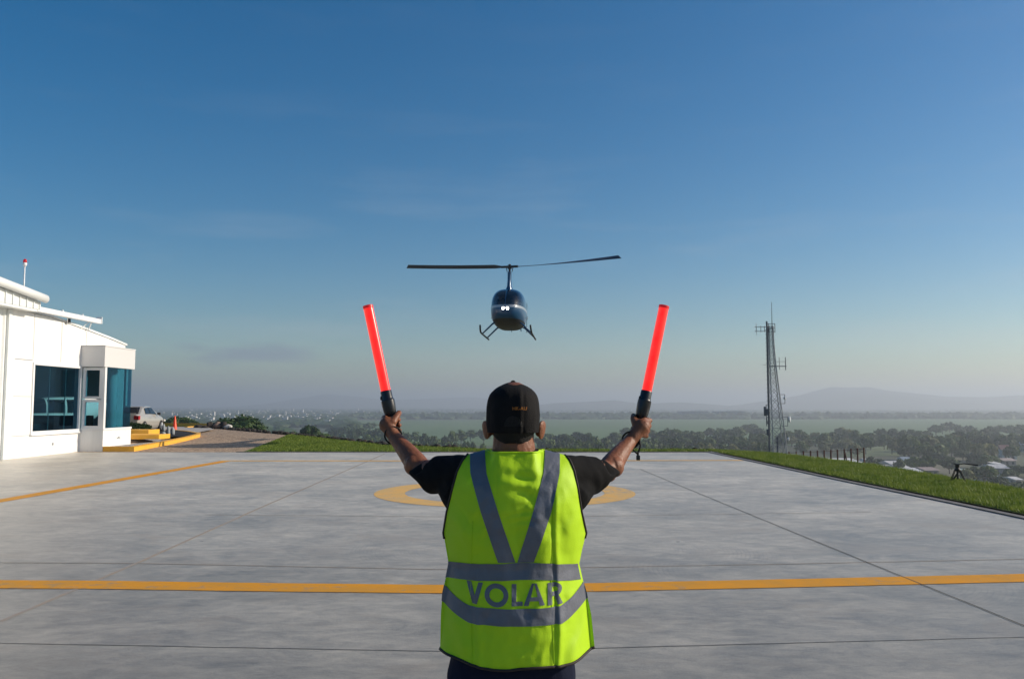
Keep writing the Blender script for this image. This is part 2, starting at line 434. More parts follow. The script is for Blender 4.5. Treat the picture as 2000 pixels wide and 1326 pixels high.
# tyre arcs: rings of a distorted distance field right of the ring
def arcs(cx, cy, sc, lo, hi, amt):
    mp = nt.nodes.new("ShaderNodeMapping"); mp.inputs["Location"].default_value = (-cx, -cy, 0)
    nt.links.new(tc.outputs["Object"], mp.inputs["Vector"])
    wv = nt.nodes.new("ShaderNodeTexWave"); wv.wave_type = 'RINGS'; wv.rings_direction = 'Z'; wv.inputs["Scale"].default_value = sc
    wv.inputs["Distortion"].default_value = 1.5; wv.inputs["Detail"].default_value = 3; wv.inputs["Detail Scale"].default_value = .6
    nt.links.new(mp.outputs[0], wv.inputs["Vector"])
    ln = nt.nodes.new("ShaderNodeVectorMath"); ln.operation = 'LENGTH'; nt.links.new(mp.outputs[0], ln.inputs[0])
    band = mth('MULTIPLY', rampf(ln.outputs["Value"], lo, lo + .4, 0, 1), rampf(ln.outputs["Value"], hi, hi + .4, 1, 0))
    return mth('MULTIPLY', mth('MULTIPLY', rampf(wv.outputs["Fac"], .72, .98, 0, amt), band), rampf(nz(1.7, 4, .6), .42, .62, 0, 1))
col = mixc(arcs(.6, 9.8, 7.0, .9, 2.3, .28), col, (0.24, 0.24, 0.245))
col = mixc(arcs(2.9, 8.3, 6.5, .8, 2.0, .22), col, (0.23, 0.23, 0.24))
# base tone gets paler away from the camera: one step, then soft ramps
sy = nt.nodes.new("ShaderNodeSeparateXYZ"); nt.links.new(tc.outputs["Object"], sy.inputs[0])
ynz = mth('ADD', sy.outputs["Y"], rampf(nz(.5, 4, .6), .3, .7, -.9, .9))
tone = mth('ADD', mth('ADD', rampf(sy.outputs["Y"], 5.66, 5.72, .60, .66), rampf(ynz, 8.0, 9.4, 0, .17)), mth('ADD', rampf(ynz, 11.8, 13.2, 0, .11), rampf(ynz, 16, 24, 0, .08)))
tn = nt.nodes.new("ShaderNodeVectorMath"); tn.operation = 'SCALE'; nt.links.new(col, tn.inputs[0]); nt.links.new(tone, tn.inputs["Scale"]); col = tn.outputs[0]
nt.links.new(col, b.inputs["Base Color"])
nt.links.new(rampf(f1, 0, 1, .34, .52), b.inputs["Roughness"])
b.inputs["Specular IOR Level"].default_value = 0.6
bp = nt.nodes.new("ShaderNodeBump"); bp.inputs["Strength"].default_value = .25; bp.inputs["Distance"].default_value = .01
nt.links.new(f1, bp.inputs["Height"]); nt.links.new(bp.outputs["Normal"], b.inputs["Normal"])
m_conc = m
PADX = 7.12; PADY = G(1000, 883).y
pad_poly = [(-40, -14), (PADX + .33, -14), (PADX + .33, 10), (PADX + .2, 14), (PADX, 18), (6.95, 24), (6.78, PADY), (-40, PADY)]
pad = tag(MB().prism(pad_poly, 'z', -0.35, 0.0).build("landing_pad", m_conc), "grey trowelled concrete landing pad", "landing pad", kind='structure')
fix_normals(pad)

# joints in the slab (narrow filled grooves)
m_joint = mat("joint_filler", (0.05, 0.05, 0.05), 0.9, noise_amt=.4, noise_scale=20)
m_jrust = mat("rusty_joint", (0.38, 0.30, 0.23), 0.9, col2=(0.33, 0.30, 0.27), noise_scale=9)
def strip_px(name, pts, wd, m, z, label, n=60, wob=0.003):
    P = [G(px, py, 0) for px, py in pts]
    L = [0]
    for a, b in zip(P, P[1:]): L.append(L[-1] + (b - a).length)
    C = []
    for k in range(n + 1):
        s = L[-1] * k / n
        C.append(Vector((np.interp(s, L, [p.x for p in P]) + random.uniform(-wob, wob), np.interp(s, L, [p.y for p in P]) + random.uniform(-wob, wob), z)))
    vs = []
    for k, c in enumerate(C):
        t = (C[min(k + 1, n)] - C[max(k - 1, 0)]).normalized(); nn = Vector((-t.y, t.x, 0))
        vs += [c + nn * wd / 2, c - nn * wd / 2]
    o = MB().add(vs, [(2 * k, 2 * k + 1, 2 * k + 3, 2 * k + 2) for k in range(n)]).build(name, m)
    return fix_normals(tag(o, label, name.replace('_', ' '), kind='structure'))
strip_px("slab_joint", [(1250, 916), (1310, 941), (1500, 1019), (1750, 1121), (2000, 1222), (2150, 1283)], .013, m_joint, .0052, "dark joint running away on the right of the pad")
strip_px("slab_joint", [(752, 886), (500, 995), (275, 1096), (0, 1214)], .04, m_jrust, .0026, "faint joint running away on the left of the pad")
strip_px("slab_joint", [(-100, 1098), (275, 1100), (865, 1112), (1145, 1108), (1500, 1102), (2080, 1090)], .02, m_jrust, .0034, "rust tinted cross joint before the yellow line")
strip_px("slab_joint", [(-200, 1254), (0, 1256), (865, 1272), (1150, 1266), (2000, 1244), (2200, 1240)], .009, m_joint, .0030, "thin cross joint nearest the camera")
strip_px("slab_joint", [(400, 1005), (1000, 1010), (1700, 1000)], .02, m_jrust, .0022, "faint cross joint before the painted ring")

m_yel = mat("yellow_line_paint", (0.80, 0.33, 0.012), 0.6, spec=.15, col2=(0.62, 0.30, 0.04), noise_scale=3.0)
m_yel2 = mat("faded_yellow_paint", (0.82, 0.46, 0.12), 0.6, spec=.2, col2=(0.66, 0.44, 0.18), noise_scale=2.2)
def wear(m, grey, lo, sc):
    nt = m.node_tree; pb = nt.nodes["Principled BSDF"]; old = pb.inputs["Base Color"].links[0].from_socket
    tc_ = [n for n in nt.nodes if n.type == 'TEX_COORD'][0]
    n1 = nt.nodes.new("ShaderNodeTexNoise"); n1.inputs["Scale"].default_value = sc; n1.inputs["Detail"].default_value = 9; n1.inputs["Roughness"].default_value = .75
    n0 = nt.nodes.new("ShaderNodeTexNoise"); n0.inputs["Scale"].default_value = .35
    for q in (n1, n0): nt.links.new(tc_.outputs["Object"], q.inputs["Vector"])
    s_ = nt.nodes.new("ShaderNodeMath"); s_.operation = 'MULTIPLY_ADD'; s_.inputs[1].default_value = .5; nt.links.new(n0.outputs["Fac"], s_.inputs[0]); nt.links.new(n1.outputs["Fac"], s_.inputs[2])
    r_ = nt.nodes.new("ShaderNodeMapRange"); r_.inputs["From Min"].default_value = lo; r_.inputs["From Max"].default_value = lo + .12; r_.inputs["To Max"].default_value = .75; nt.links.new(s_.outputs[0], r_.inputs["Value"])
    x_ = nt.nodes.new("ShaderNodeMix"); x_.data_type = 'RGBA'; x_.inputs["B"].default_value = (*grey, 1); nt.links.new(old, x_.inputs["A"]); nt.links.new(r_.outputs[0], x_.inputs["Factor"])
    nt.links.new(x_.outputs["Result"], pb.inputs["Base Color"])
wear(m_yel, (.33, .27, .19), .82, 7); wear(m_yel2, (.42, .37, .30), .80, 6)
strip_px("painted_line", [(-260, 1138), (0, 1141), (200, 1142), (500, 1146.5), (865, 1150.5), (1145, 1147), (1500, 1140), (1800, 1133), (2000, 1128.5), (2200, 1123)], .34, m_yel, .0044, "orange yellow line nearest the camera across the pad")
strip_px("painted_line", [(-200, 1011), (0, 978), (440, 900.5)], .32, m_yel, .0040, "orange yellow line running away on the left side of the pad")
strip_px("painted_line", [(430, 900), (960, 900), (1450, 899)], .36, m_yel2, .0048, "faded yellow line along the far side of the pad")
c0 = G(986, 961, 0); mb = MB(); n = 96; vs = []
RO, RI = 2.40, 1.84
for k in range(n):
    a = 2 * math.pi * k / n
    vs += [(c0.x + RO * math.cos(a), c0.y + RO * math.sin(a), .0030), (c0.x + RI * math.cos(a), c0.y + RI * math.sin(a), .0030)]
ring = mb.add(vs, [(2 * k, 2 * ((k + 1) % n), 2 * ((k + 1) % n) + 1, 2 * k + 1) for k in range(n)]).build("painted_ring", m_yel2)
fix_normals(tag(ring, "faded yellow touchdown ring painted on the pad", "painted ring", kind='structure'))

# kerb along the right of the pad
m_kerb = mat("kerb_concrete", (0.17, 0.16, 0.155), 0.8, noise_amt=.3, noise_scale=6)
edge = [(PADX + .33, -14), (PADX + .33, 10), (PADX + .2, 14), (PADX, 18), (6.95, 24), (6.78, PADY + .05), (-9.4, PADY + .05)]
def kerb_line(pts, w0, w1, h, m, name, label, seg=6, closed=False):
    mb = MB(); rings = []
    P = [Vector((x, y, 0)) for x, y in pts]; n = len(P)
    for k, p in enumerate(P):
        if closed: a, b = P[(k - 1) % n], P[(k + 1) % n]
        else: a, b = P[max(k - 1, 0)], P[min(k + 1, n - 1)]
        t = (b - a).normalized(); nn = Vector((t.y, -t.x, 0))
        rings.append([p + nn * w0 + Vector((0, 0, -.1)), p + nn * w0 + Vector((0, 0, h - .02)), p + nn * (w0 + .02) + Vector((0, 0, h)), p + nn * (w1 - .02) + Vector((0, 0, h)), p + nn * w1 + Vector((0, 0, h - .02)), p + nn * w1 + Vector((0, 0, -.1))])
    if closed: rings.append(rings[0])
    mb.rings(rings, cap=not closed)
    return fix_normals(tag(mb.build(name, m), label, "kerb", kind='structure'))
kerb_line(edge[:6], 0.004, -.105, .018, m_kerb, "kerb", "low dark concrete kerb between the pad and the right hand lawn")
kerb_line([(6.78, PADY + .03), (-9.4, PADY + .03)], 0.004, -.08, .02, m_kerb, "kerb", "low kerb along the far edge of the pad")

# ------------------------------------------------------------------ lawn and gravel sheets
def sheet(name, poly, z, m, label, cat):
    bm = bmesh.new(); vs = [bm.verts.new((x, y, z)) for x, y in poly]; bm.faces.new(vs)
    bmesh.ops.recalc_face_normals(bm, faces=bm.faces[:])
    me = bpy.data.meshes.new(name); bm.to_mesh(me); bm.free()
    o = link(name, me, m); return tag(o, label, cat, kind='structure')
m_turf = mat("turf_soil", (0.045, 0.085, 0.012), 0.95, col2=(0.08, 0.12, 0.02), noise_scale=1.5, bump=.5, bump_scale=30)
lawn_r = [(PADX + .44, -14), (PADX + .44, 10), (PADX + .31, 14), (PADX + .11, 18), (7.06, 24), (6.89, PADY + .1), (6.9, 29.9), (8.5, 27.4), (9.38, 22.4), (9.38, -14)]
sheet("lawn", lawn_r, .025, m_turf, "narrow lawn strip between the right kerb and the slope", "lawn")
GA, GB = G(480, 881), G(566, 848)
lawn_l = [(6.78, PADY + .12), (GA.x, PADY + .12), (GA.x, GA.y), (GB.x, GB.y), (-4.9, 33.1), (-.7, 30.15), (6.8, 29.9)]
GB2 = Vector((-12, 45.4, 0))
lawn_l[3] = (GB2.x, GB2.y)
sheet("lawn", lawn_l, .012, m_turf, "lawn beyond the far left corner of the pad", "lawn")
m = bpy.data.materials.new("gravel"); m.use_nodes = True; nt = m.node_tree; b = nt.nodes["Principled BSDF"]
tc = nt.nodes.new("ShaderNodeTexCoord"); vo = nt.nodes.new("ShaderNodeTexVoronoi"); vo.inputs["Scale"].default_value = 14
nt.links.new(tc.outputs["Object"], vo.inputs["Vector"])
cr = nt.nodes.new("ShaderNodeValToRGB"); e = cr.color_ramp.elements
e[0].color = (0.15, 0.105, 0.075, 1); e[1].color = (0.60, 0.45, 0.31, 1); e.new(.5).color = (0.34, 0.235, 0.155, 1)
sp = nt.nodes.new("ShaderNodeSeparateColor"); nt.links.new(vo.outputs["Color"], sp.inputs[0]); nt.links.new(sp.outputs[0], cr.inputs[0])
nt.links.new(cr.outputs[0], b.inputs["Base Color"]); b.inputs["Roughness"].default_value = .9
bp = nt.nodes.new("ShaderNodeBump"); bp.inputs["Strength"].default_value = .9; bp.inputs["Distance"].default_value = .03; bp.invert = True
nt.links.new(vo.outputs["Distance"], bp.inputs["Height"]); nt.links.new(bp.outputs["Normal"], b.inputs["Normal"])
m_grav = m
sheet("gravel", [(-40, PADY + .02), (GA.x, PADY + .02), (GA.x, GA.y), (GB2.x, GB2.y), (-19, 55.9), (-20.5, 59.8), (-40, 60)], .0, m_grav, "brown gravel ground behind the pad beside the building", "gravel ground")

def stuff_np(name, V, Fc, m, label, cat):
    me = bpy.data.meshes.new(name); me.from_pydata(V.tolist(), [], Fc.tolist()); me.update()
    o = link(name, me, m); return tag(o, label, cat, kind='stuff')
def grass(n, poly, h, wd, m, label, clump=1.0, z0=0.012):
    xs = [p[0] for p in poly]; ys = [p[1] for p in poly]
    P = []
    while len(P) < n:
        x = random.uniform(min(xs), max(xs)); y = random.uniform(min(ys), max(ys))
        if inside((x, y), poly):
            d = .5 + .5 * noise.noise(Vector((x * 1.3, y * 1.3, 0)))
            P.append((x, y, .65 + .7 * d))
    P = np.array(P); N = len(P)
    a = rng.uniform(0, 2 * math.pi, N); hh = h * P[:, 2] * rng.uniform(.6, 1.25, N); ln = rng.normal(0, .35, (N, 2)) * hh[:, None]
    ux, uy = np.cos(a) * wd / 2, np.sin(a) * wd / 2
    V = np.zeros((N, 3, 3))
    V[:, 0] = np.stack([P[:, 0] - ux, P[:, 1] - uy, np.full(N, z0)], 1)
    V[:, 1] = np.stack([P[:, 0] + ux, P[:, 1] + uy, np.full(N, z0)], 1)
    V[:, 2] = np.stack([P[:, 0] + ln[:, 0], P[:, 1] + ln[:, 1], z0 + hh], 1)
    return stuff_np("grass", V.reshape(-1, 3), np.arange(N * 3).reshape(-1, 3), m, label, "grass")
m_grass = leaf_mat("grass_blades", (0.03, 0.11, 0.006), (0.27, 0.32, 0.05), .5, 2.6, .3)
lr = [(PADX + .46, 11), (PADX + .33, 14), (PADX + .13, 18), (7.08, 24), (6.9, PADY + .1), (6.9, 30.2), (8.6, 27.7), (9.55, 22.6), (9.55, 11)]
grass(70000, lr, .075, .014, m_grass, "short green grass on the strip beside the right kerb", z0=.02)
ll = [(6.8, PADY + .1), (GA.x + .2, PADY + .1), (GA.x + .2, GA.y), (GB2.x + .15, GB2.y - .1), (-4.9, 33.3), (-.7, 30.35), (6.8, 30.1)]
grass(60000, ll, .075, .022, m_grass, "short green grass beyond the far edge of the pad")

# ------------------------------------------------------------------ stones edging the plateau
def stone_mesh(seed, r=1.0, sub=2):
    bm = bmesh.new(); bmesh.ops.create_icosphere(bm, subdivisions=sub, radius=r)
    for v in bm.verts:
        n = noise.noise(v.co * 1.1 / r + Vector((seed * 3.1, 0, 0))); n2 = noise.noise(v.co * 2.7 / r + Vector((0, seed, 0)))
        v.co = v.co * (1 + .38 * n + .15 * n2); v.co.z *= .75
    me = bpy.data.meshes.new("rock"); bm.to_mesh(me); bm.free(); return me
m_rock = mat("dark_rock", (0.018, 0.015, 0.013), 0.9, col2=(0.055, 0.042, 0.034), noise_scale=5, bump=.5, bump_scale=14)
m_rock2 = mat("tan_rock", (0.28, 0.19, 0.14), 0.9, col2=(0.16, 0.11, 0.09), noise_scale=4, bump=.5, bump_scale=14)
m_rock3 = mat("white_rock", (0.55, 0.52, 0.48), 0.9, noise_amt=.2, noise_scale=5)
sm = []
for k in range(6):
    me = stone_mesh(k + 1); me.materials.append(m_rock); sm.append(me)
LINE = [(6.9, 30.1), (-.7, 30.35), (-4.9, 33.4), (-12, 45.7), (-19, 56.1), (-20.7, 60)]
L = [0]
for a, b in zip(LINE, LINE[1:]): L.append(L[-1] + math.hypot(b[0] - a[0], b[1] - a[1]))
s = 0.0; nst = 0
while s < L[-1] and nst < 190:
    x = np.interp(s, L, [p[0] for p in LINE]); y = np.interp(s, L, [p[1] for p in LINE])
    far = s > 9
    r = random.uniform(.08, .15) if far else random.uniform(.05, .09)
    if far or random.random() < .35:
        o = bpy.data.objects.new("rock", sm[nst % 6]); COL.objects.link(o)
        o.location = (x + random.uniform(-.12, .12), y + random.uniform(-.15, .15), r * .45)
        o.scale = (r, r, r * random.uniform(.7, 1.2)); o.rotation_euler = (random.uniform(-.3, .3), random.uniform(-.3, .3), random.uniform(0, 6))
        tag(o, "small dark rock in the row edging the hilltop beyond the pad", "rock", "small rocks edging the hilltop"); nst += 1
    s += r * (2.0 if far else 6)
def boulder(px, py, D, r, m, label, seed, sz=1.0):
    me = stone_mesh(seed, 1, 3); me.materials.append(m); me.polygons.foreach_set("use_smooth", [True] * len(me.polygons))
    o = bpy.data.objects.new("boulder", me); COL.objects.link(o); p = DP(px, py, D)
    o.location = p; o.scale = (r, r, r * sz); tag(o, label, "boulder", "boulders beside the far yellow kerb")
    # rest it on the ground
    o.location.z = r * sz * .6
boulder(411, 825, 57, .27, m_rock, "dark boulder, leftmost and tallest of the group by the far yellow kerb", 11, 1.25)
boulder(424, 826, 57, .30, m_rock2, "tan boulder in the middle of the group by the far kerb", 12, 1.1)
boulder(437, 825, 57, .27, m_rock, "reddish dark boulder right of the tan boulder", 13, 1.3)
boulder(446, 834, 56, .26, m_rock3, "low white boulder at the right end of the group", 14, .9)
boulder(388, 835, 56, .30, m_rock, "low dark boulder left of the group on the gravel edge", 15, .7)
boulder(400, 835, 55.5, .26, m_rock, "small dark boulder in front of the tallest dark one", 16, .7)
# ------------------------------------------------------------------ trees
m_bark = mat("bark", (0.07, 0.055, 0.04), 0.9, noise_amt=.3, noise_scale=6)
m_leafD = leaf_mat("dark_leaves", (0.014, 0.040, 0.010), (0.075, 0.125, 0.022), .6, .35)
m_leafM = leaf_mat("mid_leaves", (0.024, 0.060, 0.010), (0.12, 0.175, 0.03), .6, .35)
m_leafO = leaf_mat("olive_leaves", (0.07, 0.09, 0.018), (0.20, 0.20, 0.06), .6, .35)
m_leafP = leaf_mat("palm_leaves", (0.05, 0.07, 0.015), (0.10, 0.13, 0.03), .5, .6)

def crown_mesh(seed, m, n_cl=22, n_leaf=26, flat=0.62, leaf=0.085, top=0.5, spread=1.0):
    """crown inside the unit box: radius about 1 wide, centre at z=0; clumps of leaf sprays with gaps between them"""
    rs = np.random.default_rng(seed); V = []; Fq = []
    cl = []
    for k in range(n_cl):
        a = rs.uniform(0, 2 * math.pi); u = rs.uniform(-.55, 1) ; rr = math.sqrt(max(0.0, 1 - u * u)) * rs.uniform(.35, .8) * spread
        cl.append((rr * math.cos(a), rr * math.sin(a), u * flat * rs.uniform(.55, .8), rs.uniform(.20, .40)))
    cl.append((0, 0, flat * .3, .5)); cl.append((.2, -.1, 0, .5)); cl.append((-.25, .1, .05, .5))
    k = 0
    for (x, y, z, r) in cl:
        N = int(n_leaf * (r / .3) ** 1.5)
        d = rs.normal(size=(N, 3)); d /= np.linalg.norm(d, axis=1)[:, None]
        rad = r * rs.uniform(.72, 1.08, N)
        c = np.array([x, y, z]) + d * rad[:, None] * np.array([1, 1, .8])
        # leaf spray quads roughly facing outwards
        nrm = d + rs.normal(scale=.5, size=(N, 3)); nrm /= np.linalg.norm(nrm, axis=1)[:, None]
        t = np.cross(nrm, rs.normal(size=(N, 3))); t /= np.linalg.norm(t, axis=1)[:, None]; b = np.cross(nrm, t)
        s = leaf * rs.uniform(.7, 1.5, N)[:, None]
        q = np.stack([c - t * s - b * s * .5, c + t * s * .9 - b * s * .7, c + t * s * .6 + b * s, c - t * s * .8 + b * s * .7], 1)
        V.append(q.reshape(-1, 3)); Fq.append(np.arange(N * 4).reshape(-1, 4) + k); k += N * 4
        # a shaded inner mass keeps the clump from being see-through
    V = np.concatenate(V); Fq = np.concatenate(Fq)
    mb = MB(); mb.v = [tuple(p) for p in V.tolist()]; mb.f = [tuple(f) for f in Fq.tolist()]
    for (x, y, z, r) in cl:
        bm = bmesh.new(); bmesh.ops.create_icosphere(bm, subdivisions=1, radius=r * (.72 if n_cl < 28 else .86))
        mb.add([(v.co.x * (1 + .25 * noise.noise(v.co * 5 + Vector((x, y, z)) * 9)) + x, v.co.y + y, v.co.z * .8 + z) for v in bm.verts], [[v.index for v in f.verts] for f in bm.faces]); bm.free()
    A = np.array(mb.v); z0, z1 = A[:, 2].min(), A[:, 2].max(); rr = np.percentile(np.hypot(A[:, 0], A[:, 1]), 98)
    A[:, 2] = (A[:, 2] - z0) / (z1 - z0); A[:, :2] /= rr
    me = bpy.data.meshes.new("crown"); me.from_pydata(A.tolist(), [], mb.f); me.update(); me.materials.append(m); return me
def trunk_mesh(seed):
    rs = random.Random(seed); mb = MB()
    lean = rs.uniform(-.08, .08)
    mb.tube([(0, 0, -.3), (lean * .3, 0, .25), (lean, 0, .6)], [.075, .055, .035], 7)
    for k in range(5):
        a = k * 1.26 + rs.uniform(-.3, .3); z0 = rs.uniform(.3, .5)
        mb.tube([(lean * z0 / .6, 0, z0), (.25 * math.cos(a), .25 * math.sin(a), z0 + .18), (.5 * math.cos(a), .5 * math.sin(a), z0 + .34)], [.03, .02, .01], 5)
    me = bpy.data.meshes.new("trunk"); me.from_pydata(mb.v, [], mb.f); me.update(); me.materials.append(m_bark); return me
CROWNS = [crown_mesh(k + 1, m, n_cl, 24, flat, .085, spread=sp) for k, (m, n_cl, flat, sp) in enumerate(
    [(m_leafD, 20, .72, 1), (m_leafD, 24, .62, 1.05), (m_leafM, 20, .85, .9), (m_leafM, 26, .7, 1.1), (m_leafO, 20, .8, .95), (m_leafD, 18, .55, 1.1), (m_leafO, 22, .95, .8), (m_leafM, 16, 1.15, .75)])]
BIG = [crown_mesh(40, m_leafD, 44, 90, .50, .042, spread=1.1), crown_mesh(41, m_leafD, 30, 80, .6, .045, spread=1.05), crown_mesh(42, m_leafM, 34, 70, .8, .045)]
TRUNKS = [trunk_mesh(k) for k in range(4)]
trees = []
def tree(x, y, H, wd, crown, label=None, group=None, name="tree", cat="tree", rot=None, base=None, crown_h=None):
    gz = (max(ground(x, y), PLAIN) if base is None else base)
    root = thing(name, label, cat, (x, y, gz), group)
    ch = crown_h if crown_h else H * random.uniform(.72, .85)
    c = bpy.data.objects.new("crown", crown); COL.objects.link(c); c.parent = root
    c.location = (0, 0, H - ch); c.scale = (wd / 2, wd / 2, ch); c.rotation_euler = (0, 0, random.uniform(0, 6.28) if rot is None else rot)
    t = bpy.data.objects.new("trunk", random.choice(TRUNKS)); COL.objects.link(t); t.parent = root
    t.scale = (wd * .5, wd * .5, H * .75); t.rotation_euler = (0, 0, random.uniform(0, 6.28))
    trees.append(root); return root
def tree_px(px, top, D, wpx, crown, **k):
    p = DP(px, top, D); gz = max(ground(p.x, p.y), PLAIN)
    H = max(3.0, p.z - gz)
    return tree(p.x, p.y, H, wpx * D / F, crown, base=gz, **k)

ZONES = {}
def belt(zone, x0, x1, step, tops, D0, D1, w, crowns, jit=5, hh=11.3):
    x = x0
    while x < x1:
        top = np.interp(x, [t[0] for t in tops], [t[1] for t in tops]) + random.uniform(-jit, jit)
        D = (28.6 - hh) * F / (top - 790) * random.uniform(.95, 1.12)
        t = tree_px(x, top, D, random.uniform(*w) , CROWNS[random.choice(crowns)])
        ZONES.setdefault(zone, []).append((x, D, t)); x += step * random.uniform(.7, 1.3)
Z1 = "in the belt ending at the left wand hand"
Z2 = "in the belt between left forearm and head"
Z3 = "in the belt between head and right forearm"
Z4 = "in the belt from right hand to tower"
Z5 = "between the lattice tower and last fence post"
Z6 = "in the far row along the crop field"
Z7 = "in the woods above the red roofed house"
Z8 = "among the small houses at lower right"
Z9 = "in the woods just right of the fence"
belt(Z1, 632, 775, 19, [(632, 842), (660, 832), (690, 836), (720, 832), (775, 836)], 430, 560, (26, 40), [0, 1, 3, 5], 3)
belt(Z1, 640, 775, 22, [(640, 850), (775, 848)], 380, 420, (26, 36), [0, 2, 5], 3)
belt(Z1, 690, 730, 26, [(690, 824), (730, 826)], 800, 900, (26, 34), [0, 1], 2)
belt(Z2, 790, 950, 20, [(790, 838), (830, 842), (870, 850), (905, 838), (950, 842)], 430, 620, (22, 34), [0, 3, 7, 2], 5)
belt(Z2, 785, 950, 17, [(785, 858), (950, 862)], 400, 440, (20, 30), [0, 2, 3], 3)
belt(Z3, 1058, 1215, 19, [(1058, 848), (1100, 846), (1140, 842), (1180, 852), (1215, 838)], 470, 620, (28, 40), [0, 3, 1, 2], 3)
belt(Z3, 1062, 1200, 20, [(1062, 858), (1200, 862)], 420, 450, (24, 36), [0, 2, 5], 3)
belt(Z4, 1205, 1500, 16, [(1205, 842), (1230, 836), (1300, 838), (1330, 840), (1400, 836), (1440, 834), (1470, 830), (1500, 838)], 560, 720, (26, 40), [0, 3, 1, 2, 5], 4)
belt(Z4, 1225, 1500, 17, [(1225, 850), (1500, 850)], 460, 540, (26, 40), [0, 2, 3, 5, 1], 5)
belt(Z4, 1235, 1500, 22, [(1235, 864), (1340, 866), (1500, 860)], 400, 440, (26, 40), [4, 2, 6, 0], 4)
belt(Z5, 1528, 1690, 16, [(1528, 842), (1560, 838), (1600, 846), (1645, 836), (1690, 844)], 560, 760, (26, 40), [0, 3, 4, 2], 4)
belt(Z5, 1528, 1670, 15, [(1528, 852), (1600, 858), (1670, 862)], 430, 520, (24, 36), [4, 6, 4, 2], 6, hh=8.5)
belt(Z6, 1690, 2040, 17, [(1690, 846), (1735, 832), (1800, 842), (1840, 826), (1875, 826), (1905, 836), (1940, 829), (2040, 826)], 850, 1150, (22, 32), [0, 3, 1, 5], 3)
belt(Z6, 1700, 2040, 21, [(1700, 850), (2040, 846)], 780, 900, (22, 34), [0, 3, 5, 4], 3)
belt(Z9, 1700, 1770, 22, [(1700, 846), (1770, 852)], 620, 720, (28, 38), [0, 3, 2], 3, hh=8)
belt(Z7, 1775, 2040, 19, [(1775, 846), (1830, 848), (1880, 844), (1950, 846), (2040, 848)], 560, 680, (34, 48), [0, 1, 3, 5, 4], 4)
belt(Z7, 1775, 1860, 24, [(1775, 866), (1860, 862)], 0, 0, (34, 50), [0, 2, 3], 4, hh=10)
belt(Z7, 1880, 1985, 22, [(1880, 862), (1985, 868)], 0, 0, (34, 50), [0, 2, 4, 3], 4, hh=9)
belt(Z8, 1700, 1800, 21, [(1700, 892), (1760, 898), (1800, 884)], 345, 430, (22, 34), [0, 5, 3], 3, hh=6.5)
belt(Z8, 1790, 1862, 18, [(1790, 890), (1830, 884), (1862, 890)], 350, 400, (36, 50), [0, 1, 3, 5], 3, hh=6.5)
belt(Z8, 1880, 1950, 18, [(1880, 882), (1950, 888)], 400, 440, (26, 38), [0, 2, 5], 4, hh=6.5)
belt(Z8, 1888, 1935, 16, [(1888, 912), (1935, 906)], 320, 350, (30, 44), [2, 4, 3], 3, hh=6.5)
belt(Z8, 1950, 2030, 19, [(1950, 924), (1985, 908), (2030, 905)], 290, 330, (34, 48), [0, 3, 1, 5], 4, hh=6.5)
belt(Z8, 1925, 2030, 24, [(1925, 936), (2030, 940)], 262, 280, (30, 44), [0, 5], 3, hh=6.5)
ORD = ["first", "second", "third", "fourth", "fifth", "sixth", "seventh", "eighth", "ninth", "tenth", "eleventh", "twelfth"]
def ordinal(i):
    if i < 12: return ORD[i]
    t = ["", "", "twenty", "thirty", "forty", "fifty", "sixty"]; n = i + 1
    teen = {13: "thirteenth", 14: "fourteenth", 15: "fifteenth", 16: "sixteenth", 17: "seventeenth", 18: "eighteenth", 19: "nineteenth"}
    if n in teen: return teen[n]
    q, r_ = divmod(n, 10)
    return (t[q][:-1] + "ieth") if r_ == 0 else t[q] + "-" + ORD[r_ - 1]
TONE = {m_leafD.name: "dark", m_leafM.name: "mid green", m_leafO.name: "olive"}
for z, L_ in ZONES.items():
    L_.sort(key=lambda q: q[0])
    for i, (x, D, t) in enumerate(L_):
        tone = TONE[t.children[0].data.materials[0].name]
        t["label"] = f"{tone} tree, {ordinal(i)} from left {z}"; t["group"] = "trees " + z
# nearer trees on the slope left of the pad
def near_tree(px, top, D, wpx, crown, label, ch):
    p = DP(px, top, D); gz = ground(p.x, p.y)
    return tree(p.x, p.y, p.z - gz, wpx * D / F, crown, label=label, base=gz, crown_h=ch, rot=4.1)
near_tree(466, 808, 112, 112, BIG[0], "wide domed dark tree behind the boulders and gravel", 3.0)
near_tree(350, 812, 118, 80, BIG[1], "dark bushy tree showing between the car and the orange cone", 2.6)
near_tree(375, 820, 110, 50, BIG[1], "low dark tree sloping down right of the orange cone", 2.2)
near_tree(605, 829, 170, 46, BIG[1], "small round dark tree standing alone beyond the lawn edge", 3.6)
near_tree(570, 842, 160, 30, BIG[2], "low shrubby tree left of the lone round tree", 2.6)
near_tree(632, 846, 175, 30, BIG[2], "low shrubby tree right of the lone round tree", 2.6)

